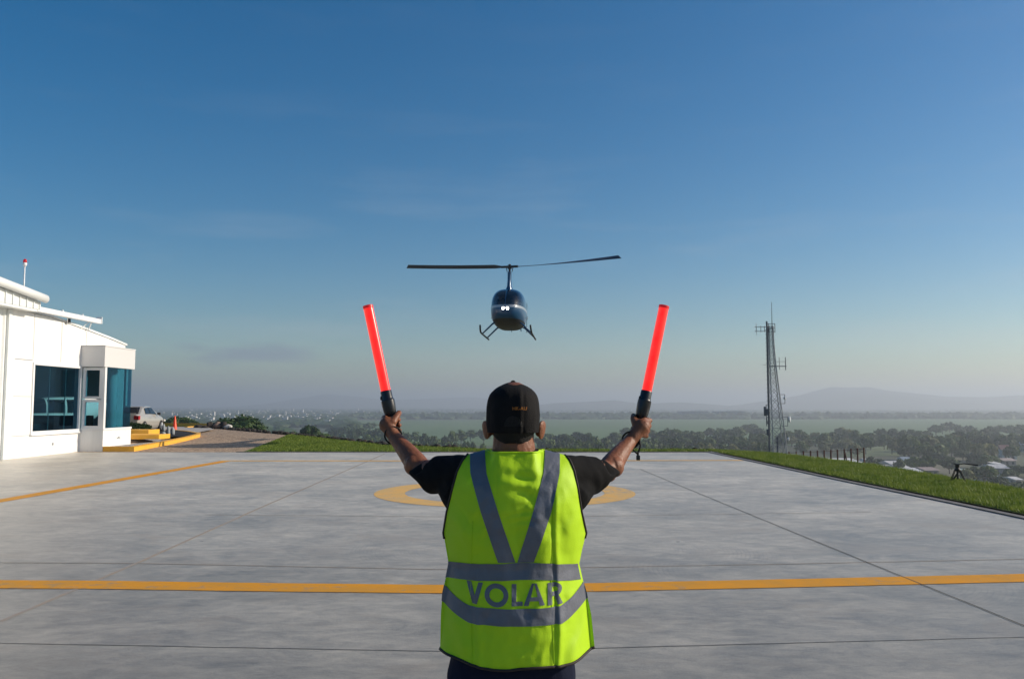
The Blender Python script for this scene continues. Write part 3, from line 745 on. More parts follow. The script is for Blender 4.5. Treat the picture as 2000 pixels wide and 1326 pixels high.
# ------------------------------------------------------------------ far town and woods
def far_mass():
    V = []; Fc = []; k = 0
    bm = bmesh.new(); bmesh.ops.create_icosphere(bm, subdivisions=1, radius=1)
    base = np.array([v.co[:] for v in bm.verts]); fcs = np.array([[v.index for v in f.verts] for f in bm.faces]); bm.free()
    def put(x, y, r, h):
        nonlocal k
        b = base * np.array([r, r, h]) * rng.uniform(.75, 1.25, (len(base), 1)); V.append(b + np.array([x, y, PLAIN + h * .35])); Fc.append(fcs + k); k += len(base)
    n = 0
    while n < 11000:
        D = 560 * math.exp(rng.uniform(0, 1) * math.log(6200 / 560)); px = rng.uniform(230, 2100)
        x = (px - 1000) / F * D
        yp = 790 + 28.6 * F / D
        if px > 690 and D < 1650: continue
        if px <= 690 and D < 900 and px > 560: continue
        if D > 1700 or rng.random() < .8:
            if noise.noise(Vector((x * .002, D * .0012, 3))) > (-.22 if px > 700 else -.6):
                put(x, D, rng.uniform(7, 15) * (1 + D / 5000), rng.uniform(3, 6)); n += 1
    for px in np.arange(690, 2150, 1.9):        # hedge of trees closing the crop field
        D = rng.uniform(1690, 1850); put((px - 1000) / F * D, D, rng.uniform(8, 15), rng.uniform(5, 10))
    return np.concatenate(V), np.concatenate(Fc)
V, Fc = far_mass()
stuff_np("distant_woods", V, Fc, m_leafD, "hazy dark woods spread over the plain towards the horizon", "woods")
m_wht = mat("far_walls", (0.60, 0.58, 0.55), 0.7); m_far2 = mat("far_roofs", (0.42, 0.40, 0.38), .7)
def far_town(n, m, lo, hi, sz, zmax):
    V = []; Fc = []; k = 0
    q = np.array([(0, 2, 3, 1), (4, 5, 7, 6), (0, 1, 5, 4), (2, 6, 7, 3), (0, 4, 6, 2), (1, 3, 7, 5)])
    c = 0
    while c < n:
        D = lo * math.exp(rng.uniform(0, 1) * math.log(hi / lo)); px = rng.uniform(235, 2080)
        if px > 650 and D < 1750: continue
        if px > 1050 and rng.random() < .5: continue
        x = (px - 1000) / F * D; w = rng.uniform(*sz); d = rng.uniform(*sz); h = rng.uniform(4, zmax) + (rng.random() < .02) * 6
        V.append(np.array([(x + sx * w / 2, D + sy * d / 2, PLAIN + sz_) for sz_ in (-1, h + 2) for sy in (-1, 1) for sx in (-1, 1)])); Fc.append(q + k); k += 8; c += 1
    return np.concatenate(V), np.concatenate(Fc)
V, Fc = far_town(360, m_wht, 1200, 4300, (3, 9), 8)
stuff_np("distant_town", V, Fc, m_wht, "white specks of the hazy far town left and centre", "town")
V, Fc = far_town(380, m_far2, 1300, 4800, (6, 16), 5)
stuff_np("distant_town", V, Fc, m_far2, "grey roofs of the hazy far town below the hills", "town")
# two long warehouses beyond the crop field
def warehouse(px0, px1, ytop, D, label, colr, stripe):
    a, b = DP(px0, ytop, D), DP(px1, ytop, D); r = thing("warehouse", label, "warehouse", ((a.x + b.x) / 2, D, PLAIN)); w = (b.x - a.x) / 2; h = a.z - PLAIN
    MB().box(-w, w, 0, 60, 0, h - 2).build("wall", mat("warehouse_wall", colr, .7), r)
    MB().prism([(-w - 1, h - 1.98), (w + 1, h - 1.98), (w + 1, h - 1.2), (0, h), (-w - 1, h - 1.2)], 'y', -1, 61).build("roof", mat("warehouse_roof", (.55, .55, .55), .4), r)
    MB().box(stripe[0] * w, stripe[1] * w, -.3, -.05, .5, 3.5).build("loading_bay", m_wht, r)
warehouse(1334, 1383, 801.5, 1760, "long pale roofed warehouse, left of the two beyond the crop field", (.16, .19, .22), (.8, 1.0))
warehouse(1404, 1455, 801.5, 1760, "long warehouse with white front strip, nearer the lattice tower", (.13, .16, .19), (-.1, .95))

# ------------------------------------------------------------------ houses at the lower right
def house(px, py_base, D, wpx, h, roofh, depth, rot, wallc, roofc, label, cat="house", two=False, shed=False):
    p = DP(px, 790 + 28.6 * F / D, D); gz = max(ground(p.x, D), PLAIN)
    r = thing("house", label, cat, (p.x, D, gz)); r.rotation_euler = (0, 0, R(rot)); w = wpx * D / F / 2; d = depth / 2
    mw = mat("house_wall", wallc, .85, noise_amt=.12, noise_scale=.8); mr = mat("house_roof", roofc, .6, noise_amt=.25, noise_scale=.7)
    MB().box(-w, w, -d, d, -2, h).build("wall", mw, r)
    if shed: MB().prism([(-d - .6, h + .02), (d + .6, h + roofh), (d + .6, h + roofh + .15), (-d - .6, h + .17)], 'x', -w - .5, w + .5).build("roof", mr, r)
    else: MB().prism([(-d - .7, h + .02), (d + .7, h + .02), (0, h + roofh)], 'x', -w - .6, w + .6).build("roof", mr, r)
    mg = mat("dark_window", (.03, .035, .04), .2)
    n = max(2, int(w * 2 / 3.2))
    for lv in range(2 if two else 1):
        for k in range(n):
            x = -w + (k + .5) * 2 * w / n
            z = .9 + lv * 2.9
            if k == 0 and lv == 0: MB().box(x - .5, x + .5, -d - .04, -d + .01, .05, 2.1).build("door", mat("house_door", (.12, .08, .06), .6), r)
            else: MB().box(x - .55, x + .55, -d - .04, -d + .01, z, z + 1.15).build("window", mg, r)
    for y in (-d * .5, d * .5):
        for s in (-1, 1): MB().box(s * w - .03, s * w + .03, y - .5, y + .5, .9, 2.0).build("window", mg, r)
    return r
WH, TIN = (.66, .64, .60), (.50, .49, .47)
house(1968, 905, 440, 25, 5.6, 2.2, 8, -18, (.62, .60, .55), (.24, .12, .10), "two storey white house with a reddish brown hipped roof", two=True)
house(1990, 880, 520, 36, 4.5, 1.2, 14, -6, (.10, .20, .22), (.62, .64, .62), "long teal walled building with a pale flat roof at the right edge", "building", shed=True)
house(1935, 0, 372, 14, 2.8, 1.3, 9, 12, WH, (.62, .60, .58), "small shack with bright tin roof below the white house", shed=True)
house(1945, 0, 345, 26, 2.8, 1.2, 10, -8, (.4, .38, .35), (.58, .56, .55), "long low house with a worn grey tin roof below the white house")
house(1962, 0, 400, 24, 2.6, 1.0, 8, 5, (.35, .30, .27), (.42, .33, .29), "low brown roofed annex in front of the white house")
house(1918, 0, 300, 30, 2.7, .9, 9, -4, (.45, .44, .42), (.78, .78, .76), "house with a bright white tin roof behind the tripod", shed=True)
house(1895, 0, 315, 12, 2.6, .9, 8, 10, (.12, .25, .24), (.55, .66, .62), "small green walled shack with mint roof behind the tripod legs", shed=True)
house(1975, 0, 286, 12, 2.6, .8, 7, 8, (.4, .38, .36), (.60, .58, .57), "small grey roofed shack low at the right edge")
house(1806, 0, 330, 26, 2.7, .9, 10, 6, (.30, .27, .25), (.33, .25, .22), "low brick red roofed house left of the tripod")
house(1782, 0, 318, 24, 2.7, 1.0, 9, -5, (.45, .43, .40), (.66, .65, .64), "white tin roofed house in front of the low brown roofed one", shed=True)
house(1775, 0, 395, 28, 3.2, 1.2, 10, -10, (.30, .34, .38), (.26, .31, .36), "blue grey roofed house behind the row of white roofs")
house(1742, 0, 372, 26, 2.7, 1.1, 9, 5, WH, (.60, .57, .55), "pale roofed house just right of the last fence post")
house(1720, 0, 345, 26, 2.7, 1.0, 10, -3, (.42, .38, .34), (.45, .40, .37), "tan roofed low house at the foot of the last fence post")
house(1755, 0, 345, 20, 2.7, 1.0, 9, 7, WH, (.55, .54, .53), "small grey roofed house between two pale roofed ones")
house(1652, 0, 372, 40, 3.2, 1.1, 12, 2, (.62, .60, .56), (.76, .75, .73), "long white building seen between the last fence posts", "building", shed=True)
house(1612, 0, 385, 24, 3.0, 1.0, 10, -4, WH, (.70, .69, .68), "white roofed house seen between the middle fence posts")
house(1580, 0, 395, 22, 3.0, 1.0, 10, 4, WH, (.66, .65, .64), "white roofed house seen between the first fence posts")
house(1550, 0, 405, 20, 2.8, 1.0, 10, 0, WH, (.68, .66, .64), "small white roofed house beside the tower foot")
house(1695, 0, 395, 18, 2.6, 1.0, 8, 0, WH, (.62, .60, .6), "small pale roofed house right of the long white building")
# ------------------------------------------------------------------ white hangar building on the left
m_white = mat("white_render", (0.80, 0.79, 0.77), 0.55, noise_amt=.05, noise_scale=1.2)
_n = [n for n in m_white.node_tree.nodes if n.type == 'TEX_NOISE'][0]; _t = [n for n in m_white.node_tree.nodes if n.type == 'TEX_COORD'][0]
_m = m_white.node_tree.nodes.new("ShaderNodeMapping"); _m.inputs["Scale"].default_value = (5, 5, .45)
m_white.node_tree.links.new(_t.outputs["Object"], _m.inputs["Vector"]); m_white.node_tree.links.new(_m.outputs[0], _n.inputs["Vector"])
m_metal_w = mat("white_sheet_metal", (0.74, 0.76, 0.75), 0.4, noise_amt=.04, noise_scale=2)
m_frame = mat("white_window_frame", (0.78, 0.78, 0.78), 0.35)
m_jt = mat("panel_joint", (0.30, 0.30, 0.30), 0.8)
m_gl = glass_mat("blue_tinted_glass", (0.40, 0.64, 0.70), (0.35, 0.6, 0.85), 0.01, 0.0)
m_int = mat("interior_wall", (0.42, 0.46, 0.50), 0.9)
m_gm = mat("grey_metal", (.30, .31, .32), .5)
XW = -15.0
B = thing("hangar_building", "white single storey hangar office with big blue windows at the left edge", "building", (-15, 24, 0))
def bp(name, mb, m, parent=None, smooth=False): return mb.build(name, m, parent or B, smooth, world=(parent is None))
roofz = [(25.2, 4.50), (27.4, 4.43), (29.7, 4.22), (31.4, 4.05), (32.7, 3.90)]
def rz(y): return float(np.interp(y, [p[0] for p in roofz], [p[1] for p in roofz]))
WY0, WY1, WZ0, WZ1 = 26.42, 29.42, .70, 2.95
mb = MB(); T = .22
x0, x1 = XW - T, XW
mb.box(x0, x1, 25.2, 29.7, -.1, WZ0)                                     # below the window
mb.prism([(25.2, WZ0), (WY0, WZ0), (WY0, WZ1), (25.2, WZ1)], 'x', x0, x1)
mb.prism([(WY1, WZ0), (29.7, WZ0), (29.7, WZ1), (WY1, WZ1)], 'x', x0, x1)
mb.prism([(25.2, WZ1), (29.7, WZ1), (29.7, rz(29.7)), (27.4, rz(27.4)), (25.2, rz(25.2))], 'x', x0, x1)
mb.prism([(29.7, -.1), (29.7, rz(29.7)), (31.4, rz(31.4)), (32.7, rz(32.7)), (32.7, -.1), (31.9, -.1), (31.9, 2.95), (29.75, 2.95), (29.75, -.1)], 'x', x0, x1 - .003)
mb.prism([(-15.22, 32.7), (-15.42, 32.7), (-17.6, 37.8), (-17.4, 37.8)], 'z', -.1, 3.9)      # slanted side of the rear wing, unseen gap beyond added so sun gets in
mb.prism([(-21.45, 47), (-21.65, 47), (-22.0, 48), (-21.8, 48)], 'z', -.1, 3.9); mb.box(-34, -22.0, 47.8, 48, -.1, 4.4)
mb.box(-34.2, -34, 13.9, 48, -.1, 5.2); mb.box(-34, -15.1, 13.9, 14.1, -.1, 4.9)
wall = bp("wall", mb, m_white); fix_normals(wall)
# seams between the cladding panels
mb = MB()
for y in (26.42, 28.05): mb.box(XW, XW + .004, y - .010, y + .010, 3.02, rz(y) - .01)
mb.box(XW, XW + .004, 29.68, 29.70, 2.95, rz(29.7) - .02)
mb.box(XW, XW + .004, 25.45, WY0, 2.985, 3.01)
for z in (1.86, .66): mb.box(XW, XW + .004, 25.45, WY0 - .02, z, z + .016)
bp("panel_joint", mb, m_jt, wall)
# roof slabs and ceiling
mb = MB()
mb.prism([(25.0, rz(25.2) + .02), (27.4, rz(27.4) + .02), (29.7, rz(29.7) + .02), (31.4, rz(31.4) + .02), (32.8, rz(32.7) + .0), (32.8, rz(32.7) + .07), (31.4, rz(31.4) + .09), (29.7, rz(29.7) + .09), (27.4, rz(27.4) + .09), (25.0, rz(25.2) + .09)], 'x', -22.1, XW + .03)
mb.box(-34, -22.1, 14, 32.6, 4.5, 4.6); mb.prism([(-34, 32.65), (-15.3, 32.82), (-21.85, 48), (-34, 48)], 'z', 3.92, 4.0)
fix_normals(bp("roof", mb, m_metal_w))
mb = MB(); mb.box(-34, -22.3, 14.1, 47.7, 0.02, .06); mb.box(-22.3, -15.3, 14.1, 32.3, .02, .06); mb.prism([(-22.3, 32.3), (-15.5, 32.3), (-21.9, 47.7), (-22.3, 47.7)], 'z', .02, .06); mb.box(-15.3, -14.3, 29.8, 31.8, .02, .06)
bp("interior_floor", mb, mat("interior_floor", (.16, .18, .20), .5))
mb = MB(); mb.box(-33.95, -33.8, 14.1, 47.7, .06, 4.4); mb.box(-33.9, -22.3, 47.6, 47.75, .06, 3.9); mb.box(-20.4, -20.3, 24.8, 27.2, .06, 4.3)
bp("interior_wall", mb, m_int)
mb = MB(); mb.box(-23.4, -18.2, 36.2, 36.9, .06, 1.15); mb.box(-17.2, -16.2, 26.6, 29.6, .06, .95)
bp("counter", mb, mat("counter", (.035, .04, .05), .5))

def window(y0, y1, z0, z1, X, parent, mull=(), fw=.09, face='x', name="window"):
    """frame standing 4 cm proud of the wall plane, pane set back"""
    mb = MB()
    def bx(a0, a1, c0, c1, d0, d1):
        if face == 'x': mb.box(X + d0, X + d1, a0, a1, c0, c1)
        else: mb.box(a0, a1, X - d1, X - d0, c0, c1)
    bx(y0, y1, z0, z0 + fw, -.1, .04); bx(y0, y1, z1 - fw, z1, -.1, .04)
    bx(y0, y0 + fw, z0 + fw, z1 - fw, -.1, .035); bx(y1 - fw, y1, z0 + fw, z1 - fw, -.1, .035)
    fr = bp(name, mb, m_frame, None)
    mb = MB()
    if face == 'x': mb.box(X - .05, X - .04, y0 + fw, y1 - fw, z0 + fw, z1 - fw)
    else: mb.box(y0 + fw, y1 - fw, X + .04, X + .05, z0 + fw, z1 - fw)
    bp("pane", mb, m_gl, fr)
    for q in mull:
        mm = MB(); mm.box(X - .075, X - .052, y0 + (y1 - y0) * q - .012, y0 + (y1 - y0) * q + .012, z0 + fw, z1 - fw); bp("mullion", mm, m_gm, fr)
    return fr
window(WY0, WY1, WZ0, WZ1, XW, B, (.37, .70), .085)
sl = MB(); sl.box(XW, XW + .07, WY0 - .02, WY1 + .02, WZ0 - .05, WZ0 - .002); bp("window_sill", sl, m_frame)
# bay: low wall, corner post, glass, deep fascia
BX, BY0, BY1 = -14.18, 29.45, 31.60
mb = MB()
mb.box(XW - .002, BX, BY0, BY0 + .12, -.1, .73); mb.box(BX - .12, BX, BY0 + .12, BY1, -.1, .73); mb.box(XW - .002, BX - .12, BY1 - .12, BY1, -.1, .73)
bay = bp("bay_wall", mb, m_white)
mb = MB(); mb.box(XW - .002, BX + .02, BY0 - .02, BY1 + .02, .735, .80); bp("bay_sill", mb, m_frame)
mb = MB(); mb.box(XW - .004, BX + .02, BY0 - .10, BY1 + .12, 2.93, 3.64, bev=.012); mb.box(XW - .004, BX + .03, BY0 - .12, BY1 + .13, 3.645, 3.68)
bp("bay_fascia", mb, mat("fascia_grey", (.66, .65, .64), .5))
window(XW + .06, BX - .10, 1.82, 2.90, BY0 + .03, B, (), .085, 'y')
window(XW + .06, BX - .10, .80, 1.79, BY0 + .03, B, (), .085, 'y')
mb = MB(); mb.box(BX - .10, BX, BY0, BY0 + .10, .80, 2.925); mb.box(BX - .03, BX, BY0 + .10, BY0 + .14, .80, 2.925); bp("corner_post", mb, m_frame)
mb = MB(); mb.box(BX - .045, BX - .035, BY0 + .14, BY1 - .01, .80, 2.925); mb.box(XW, BX - .05, BY1 - .05, BY1 - .04, .80, 2.925)
bp("bay_glass", mb, m_gl)
mb = MB(); mb.tube([(-14.75, 31.2, .06), (-14.75, 31.2, 2.92)], .17, 20); bp("interior_column", mb, m_white, None, True)
# socket plates on the low walls
mb = MB(); mb.box(XW, XW + .02, 27.72, 27.80, .30, .38); bp("socket_plate", mb, m_gm)
mb = MB(); mb.box(BX, BX + .03, 30.5, 30.72, .42, .44); mb.box(BX, BX + .03, 30.6, 30.64, .44, .47); bp("tap", mb, m_gm)
# corrugated hangar wall, nearer the camera
mb = MB(); poly = []; y = 14.2; k = 0
while y < 25.1:
    poly += [(XW - .10, y), (XW - .10, y + .16), (XW - .05, y + .20), (XW - .05, y + .28)]; y += .32
poly += [(XW - .05, 25.12), (XW - .3, 25.12), (XW - .3, 14.2)]
mb.prism(poly, 'z', -.05, 4.48); fix_normals(bp("corrugated_wall", mb, m_metal_w))
mb = MB(); mb.box(XW - .04, XW + .03, 25.03, 25.19, -.05, 4.46); bp("corner_trim", mb, m_metal_w)
# ribbed soffit band and round edged rake of the hangar roof
mb = MB(); poly = []; y = 14.2
XR = -14.62
def zr(y): return 5.02 - (y - 24.1) * .085
ys = np.arange(14.2, 26.0, .36)
for a in ys:
    b_ = min(a + .36, 26.05)
    mb.prism([(a, 4.55), (b_ - .05, 4.55), (b_ - .05, zr(b_) - .06), (a, zr(a) - .06)], 'x', XR - .06, XR - .03)
    mb.prism([(b_ - .05, 4.55), (b_, 4.55), (b_, zr(b_) - .06), (b_ - .05, zr(b_) - .06)], 'x', XR - .06, XR)
mb.box(XR - .5, XR - .02, 14.2, 25.9, 4.47, 4.54)
fix_normals(bp("soffit_band", mb, m_metal_w))
mb = MB()
ring = lambda yy: [(XR + .10 + .11 * math.cos(t), yy, zr(yy) + .05 + .13 * math.sin(t)) for t in np.linspace(0, 2 * math.pi, 14, endpoint=False)]
mb.rings([ring(14.2), ring(20), ring(25.0), ring(26.15)]); bp("roof_edge", mb, m_metal_w, None, True)
mb = MB(); mb.prism([(14.0, zr(14) + .1), (26.1, zr(26.1) + .1), (26.1, zr(26.1) - .02), (14.0, zr(14) - .02)], 'x', -34, XR + .0); fix_normals(bp("roof", mb, m_metal_w))
# gutter beam with its little brackets and post
mb = MB(); mb.box(-14.86, -14.70, 25.75, 30.12, 4.50, 4.66, bev=.01); mb.box(-14.88, -14.68, 30.10, 30.14, 4.50, 4.74)
g = bp("gutter", mb, m_frame)
for y in (27.6, 28.9):
    mb = MB(); mb.box(-14.80, -14.76, y, y + .06, 4.66, 4.72); bp("gutter_bracket", mb, m_frame, g)
mb = MB(); mb.tube([(-14.9, 29.6, rz(29.6)), (-14.8, 29.6, 4.5)], .022, 8); mb.tube([(-14.97, 28.3, 4.30), (-14.85, 28.1, 4.5)], .015, 6); mb.tube([(-14.97, 29.2, 4.24), (-14.85, 29.5, 4.5)], .012, 6)
bp("gutter_stay", mb, m_frame, g)
mb = MB(); mb.box(-14.95, -14.88, 28.30, 28.36, 4.36, 4.50); mb.box(-14.95, -14.88, 28.22, 28.36, 4.36, 4.39); bp("camera_bracket", mb, mat("dark_bracket", (.05, .05, .05), .5), g)

# beacon on its pole
P0 = DP(46, 574, 26.8); t = thing("beacon_light", "red and white obstruction beacon on a thin pole above the roof edge", "beacon", (P0.x, 26.8, zr(26.1) - .1))
top = DP(46, 506, 26.8).z - t.location.z
MB().tube([(0, 0, 0), (0, 0, top - .24)], .022, 10).build("pole", m_frame, t, True)
MB().lathe([(.02, top - .26), (.05, top - .22), (.062, top - .19), (.062, top - .12)], seg=18).build("housing", m_frame, t, True)
MB().lathe([(.056, top - .12), (.056, top - .05), (.045, top - .02), (.02, top), (.001, top + .004)], seg=18).build("lens", mat("red_lens", (.45, .01, .015), .2, emit=(.6, .01, .02), emit_s=.25), t, True)

# ------------------------------------------------------------------ white helicopter parked inside the hangar, seen through the window
def egg(sections, seg=36, nexp=2.5):
    """rings along y: (y, zc, halfwidth, zbottom, ztop, exponent)"""
    rings = []
    for (y, hw, zb, zt, e) in sections:
        zc = (zb + zt) / 2; hz = (zt - zb) / 2; r = []
        for j in range(seg):
            t = 2 * math.pi * j / seg; c, s = math.cos(t), math.sin(t)
            x = hw * math.copysign(abs(c) ** (2 / e), c); z = hz * math.copysign(abs(s) ** (2 / e), s)
            taper = 1 - .06 * max(0, z / max(hz, .01))
            r.append((x * taper, y, zc + z))
        rings.append(r)
    return rings
CAB = [(-1.80, .03, .92, .98, 2), (-1.77, .20, .76, 1.16, 2.1), (-1.68, .37, .65, 1.36, 2.3), (-1.50, .50, .56, 1.55, 2.5), (-1.25, .60, .46, 1.71, 2.7), (-.95, .66, .38, 1.83, 2.9), (-.60, .695, .33, 1.91, 3.0), (-.2, .71, .32, 1.94, 3.1),
       (.25, .71, .32, 1.95, 3.1), (.7, .70, .33, 1.95, 3.0), (1.1, .62, .50, 1.96, 2.5), (1.5, .50, .60, 1.92, 2.4), (1.9, .34, .80, 1.86, 2.3), (2.3, .20, 1.08, 1.76, 2.1), (2.7, .13, 1.30, 1.66, 2)]
def split_fuselage(tag_fn, cuts):
    """cut one closed shell cleanly along planes and sort its faces into named parts"""
    bm = bmesh.new(); rs = egg(CAB, 48); vs = [[bm.verts.new(p) for p in r] for r in rs]
    for a, b in zip(vs, vs[1:]):
        for j in range(48): bm.faces.new((a[j], a[(j + 1) % 48], b[(j + 1) % 48], b[j]))
    bm.faces.new(vs[0][::-1]); bm.faces.new(vs[-1])
    bmesh.ops.subdivide_edges(bm, edges=[e for e in bm.edges if abs(e.verts[0].co.y - e.verts[1].co.y) > .05], cuts=1, smooth=.6, use_grid_fill=True)
    for co, no in cuts: bmesh.ops.bisect_plane(bm, geom=bm.verts[:] + bm.edges[:] + bm.faces[:], plane_co=co, plane_no=no, dist=1e-5)
    bmesh.ops.recalc_face_normals(bm, faces=bm.faces[:])
    groups = {}
    for f in bm.faces: groups.setdefault(tag_fn(f.calc_center_median()), []).append(f)
    out = {}
    for name, fs in groups.items():
        idx = {}; V = []; Fc = []
        for f in fs:
            q = []
            for v in f.verts:
                if v.index not in idx or idx[v.index][0] is not v: idx[v.index] = (v, len(V)); V.append(v.co.copy())
                q.append(idx[v.index][1])
            Fc.append(q)
        out[name] = (V, Fc)
    bm.free(); return out
def heli_tag(c):
    x, y, z = c; ax = abs(x)
    if z > 1.12 + .0 and y < 1.0 and z < 1.90 and not (ax < .40 and z > 1.86):
        if ax < .016 and y < -.6: return "frame"
        if -.80 < y < -.72 or .10 < y < .20 or y > .93: return "frame"
        if y < -.76: return "windshield"
        if ax > .3 and z < 1.80: return "door_window"
        return "fuselage"
    if z > 1.02 and z <= 1.12 and y < 2.0: return "stripe"
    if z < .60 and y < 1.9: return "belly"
    return "fuselage"
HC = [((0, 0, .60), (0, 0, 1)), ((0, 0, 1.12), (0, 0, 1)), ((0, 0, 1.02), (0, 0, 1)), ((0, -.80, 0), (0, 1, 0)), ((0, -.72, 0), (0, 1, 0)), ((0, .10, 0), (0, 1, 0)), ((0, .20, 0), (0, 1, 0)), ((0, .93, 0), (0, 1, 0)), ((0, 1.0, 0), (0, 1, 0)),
      ((.016, 0, 0), (1, 0, 0)), ((-.016, 0, 0), (1, 0, 0)), ((0, 0, 1.80), (0, 0, 1)), ((0, 0, 1.86), (0, 0, 1)), ((0, 0, 1.90), (0, 0, 1))]
HP = split_fuselage(heli_tag, [(Vector(a), Vector(b)) for a, b in HC])
def hpart(name, key, m, parent):
    V, Fc = HP[key]; mb = MB(); mb.add(V, Fc); return mb.build(name, m, parent, True, angle=40)

m_darkglass = glass_mat("dark_bubble_glass", (0.16, 0.20, 0.26), (1, 1, 1), 0.03, 0.06)
m_skidw = mat("white_paint_gloss", (.78, .79, .80), .25, coat=.4)
def add_skids(root, m_leg, m_skid, floor=0.04):
    for s in (-1, 1):
        mb = MB(); x = s * 1.02
        mb.tube([(x, 1.55, floor), (x, 1.45, floor), (x, -1.10, floor), (x, -1.38, floor + .03), (x - s * .01, -1.60, floor + .12), (x - s * .02, -1.72, floor + .26)], .036, 10)
        sk = mb.build("skid", m_skid, root, True)
        for y in (-.80, .95):
            mb = MB(); mb.tube([(s * .42, y, .56), (s * .60, y, .46), (x - s * .02, y, floor + .03)], [.040, .036, .030], 10); mb.build("strut", m_leg, root, True)
H2 = thing("parked_helicopter", "white parked helicopter seen through the wide blue hangar window", "helicopter", (-23.4, 43.6, .07)); H2.rotation_euler = (0, 0, R(-38))
hpart("fuselage", "fuselage", m_skidw, H2); hpart("stripe", "stripe", m_skidw, H2); hpart("belly_faces", "belly", m_skidw, H2); hpart("windshield", "windshield", mat("dark_window_h", (.01, .012, .016), .1), H2)
hpart("door_window", "door_window", mat("dark_window_d", (.01, .012, .016), .1), H2); hpart("window_frame", "frame", m_skidw, H2); add_skids(H2, m_skidw, m_skidw)

# ------------------------------------------------------------------ kerbs, walkway and bed by the building
m_ykerb = mat("yellow_kerb_paint", (0.86, 0.46, 0.03), 0.5, col2=(0.76, 0.39, 0.05), noise_scale=2.5)
m_walk = mat("walkway_concrete", (0.30, 0.28, 0.26), 0.85, noise_amt=.15, noise_scale=2)
Kp = [G(197, 879), G(270, 879.5), G(320, 869), G(358, 860.5), G(384, 853.5), G(385, 850.5), G(366, 846), G(335, 843), G(300, 842), G(262, 842)]
K = [(p.x, p.y) for p in Kp]
K[0] = (BX, BY0 + .02); K[1] = (K[1][0], BY0 - .0)
mb = MB(); 
o = sheet("walkway", [K[0], (K[1][0] - .1, K[1][1] + .12), (K[2][0] - .12, K[2][1]), (G(312, 858).x, G(312, 858).y), (G(240, 858).x, G(240, 858).y), (BX, 34)], .155, m_walk, "grey raised walkway inside the yellow kerb by the bay", "walkway")
m_bed = mat("black_mulch", (.012, .012, .014), .95, noise_amt=.5, noise_scale=10, bump=.8, bump_scale=20)
bedp = [G(312, 858), G(358, 857), G(381, 852), G(378, 849), G(362, 846.5), G(335, 844), G(262, 843), G(262, 857)]
sheet("planting_bed", [(p.x, p.y) for p in bedp], .12, m_bed, "black planting bed inside the yellow kerb", "planting bed")
kerb_line([K[0], K[1]], .0, -.16, .17, m_ykerb, "kerb", "orange yellow kerb end facing the pad beside the bay wall")
kerb_line([K[1], K[2], K[3], K[4], K[5]], .16, -.0, .17, m_ykerb, "kerb", "yellow painted kerb curving round the planting bed")
kerb_line([K[5], K[6], K[7], K[8], K[9]], .10, -.02, .13, m_ykerb, "kerb", "thin far side of the yellow kerb round the bed")
kerb_line([(p.x, p.y) for p in (G(240, 832.2), G(330, 832.4), (G(404, 833)))], .0, -.2, .22, m_ykerb, "kerb", "yellow kerb on the far side of the car park")
kerb_line([(p.x, p.y) for p in (G(366, 837.5), G(408, 835))], .0, -.2, .16, m_ykerb, "kerb", "short worn yellow kerb before the boulders")
mrd = [G(200, 845, .1), G(388, 844, .1), G(418, 838, .1), G(404, 833.5, .1), G(200, 833.5, .1)]
sheet("car_park", [(p.x, p.y) for p in mrd], .10, mat("car_park_concrete", (.40, .37, .34), .9, noise_amt=.1, noise_scale=1), "pale concrete car park behind the planting bed", "car park")
for (px0, px1, yb, D, z0, z1, lab) in ((236, 310, 860, 36.2, .16, .34, "lower and wider yellow step beside the bay wall"), (236, 290, 851, 38.4, .16, .48, "upper yellow step beside the bay wall")):
    a, b = DP(px0, yb, D), DP(px1, yb, D)
    mb = MB(); mb.box(0, b.x - a.x, 0, 1.2, 0, z1 - .14, bev=.015); o = mb.build("step", m_ykerb); o.location = (a.x, D, .14); tag(o, lab, "step", "yellow steps by the bay")

# rounded stones standing in the bed
m_gst = mat("grey_stone", (.30, .33, .35), .8, noise_amt=.15, noise_scale=6)
for i, (px, py, wpx, hpx, lab) in enumerate([(308, 852, 9, 7, "low round grey stone, leftmost in the bed"), (319, 852, 9.5, 9, "low round grey stone, second from left in the bed"), (328.5, 850, 7, 18, "slim upright grey stone in the bed"), (337, 848.5, 8, 15, "rounded upright grey stone nearest the orange cone"), (319.5, 842, 6, 14, "upright grey stone beside the car's front wheel"), (300, 840, 7, 9, "small grey stone beside the striped cone")]):
    p = G(px, py, .12); r = wpx * p.y / F / 2; h = hpx * p.y / F
    mb = MB().lathe([(r * .98, -.03), (r, h * .3), (r * .92, h * .62), (r * .62, h * .88), (r * .2, h * .99), (.001, h)], seg=16)
    o = mb.build("standing_stone", m_gst, None, True); o.location = p; tag(o, lab, "stone", "grey stones in the black bed")
# traffic cones
m_cone = mat("orange_cone", (.85, .07, .015), .45)
def cone(px, py, hpx, label, banded):
    p = G(px, py, .02); h = hpx * p.y / F; s = h
    t = thing("traffic_cone", label, "traffic cone", (p.x, p.y, .02), "orange traffic cones by the car")
    MB().box(-.21 * s, .21 * s, -.21 * s, .21 * s, 0, .04 * s, bev=.01).build("base", m_cone, t)
    MB().lathe([(.17 * s, .04 * s), (.155 * s, .08 * s), (.035 * s, .98 * s), (.02 * s, s), (.001, s)], seg=20).build("cone_body", m_cone, t, True)
    if banded: MB().lathe([(.128 * s, .30 * s), (.095 * s, .52 * s)], seg=20).build("reflective_band", mat("cone_band", (.75, .75, .75), .4), t, True)
cone(341, 841, 29, "plain orange traffic cone standing right of the car", False)
cone(298, 839, 24, "orange cone with a white band in front of the car's rear wheel", True)

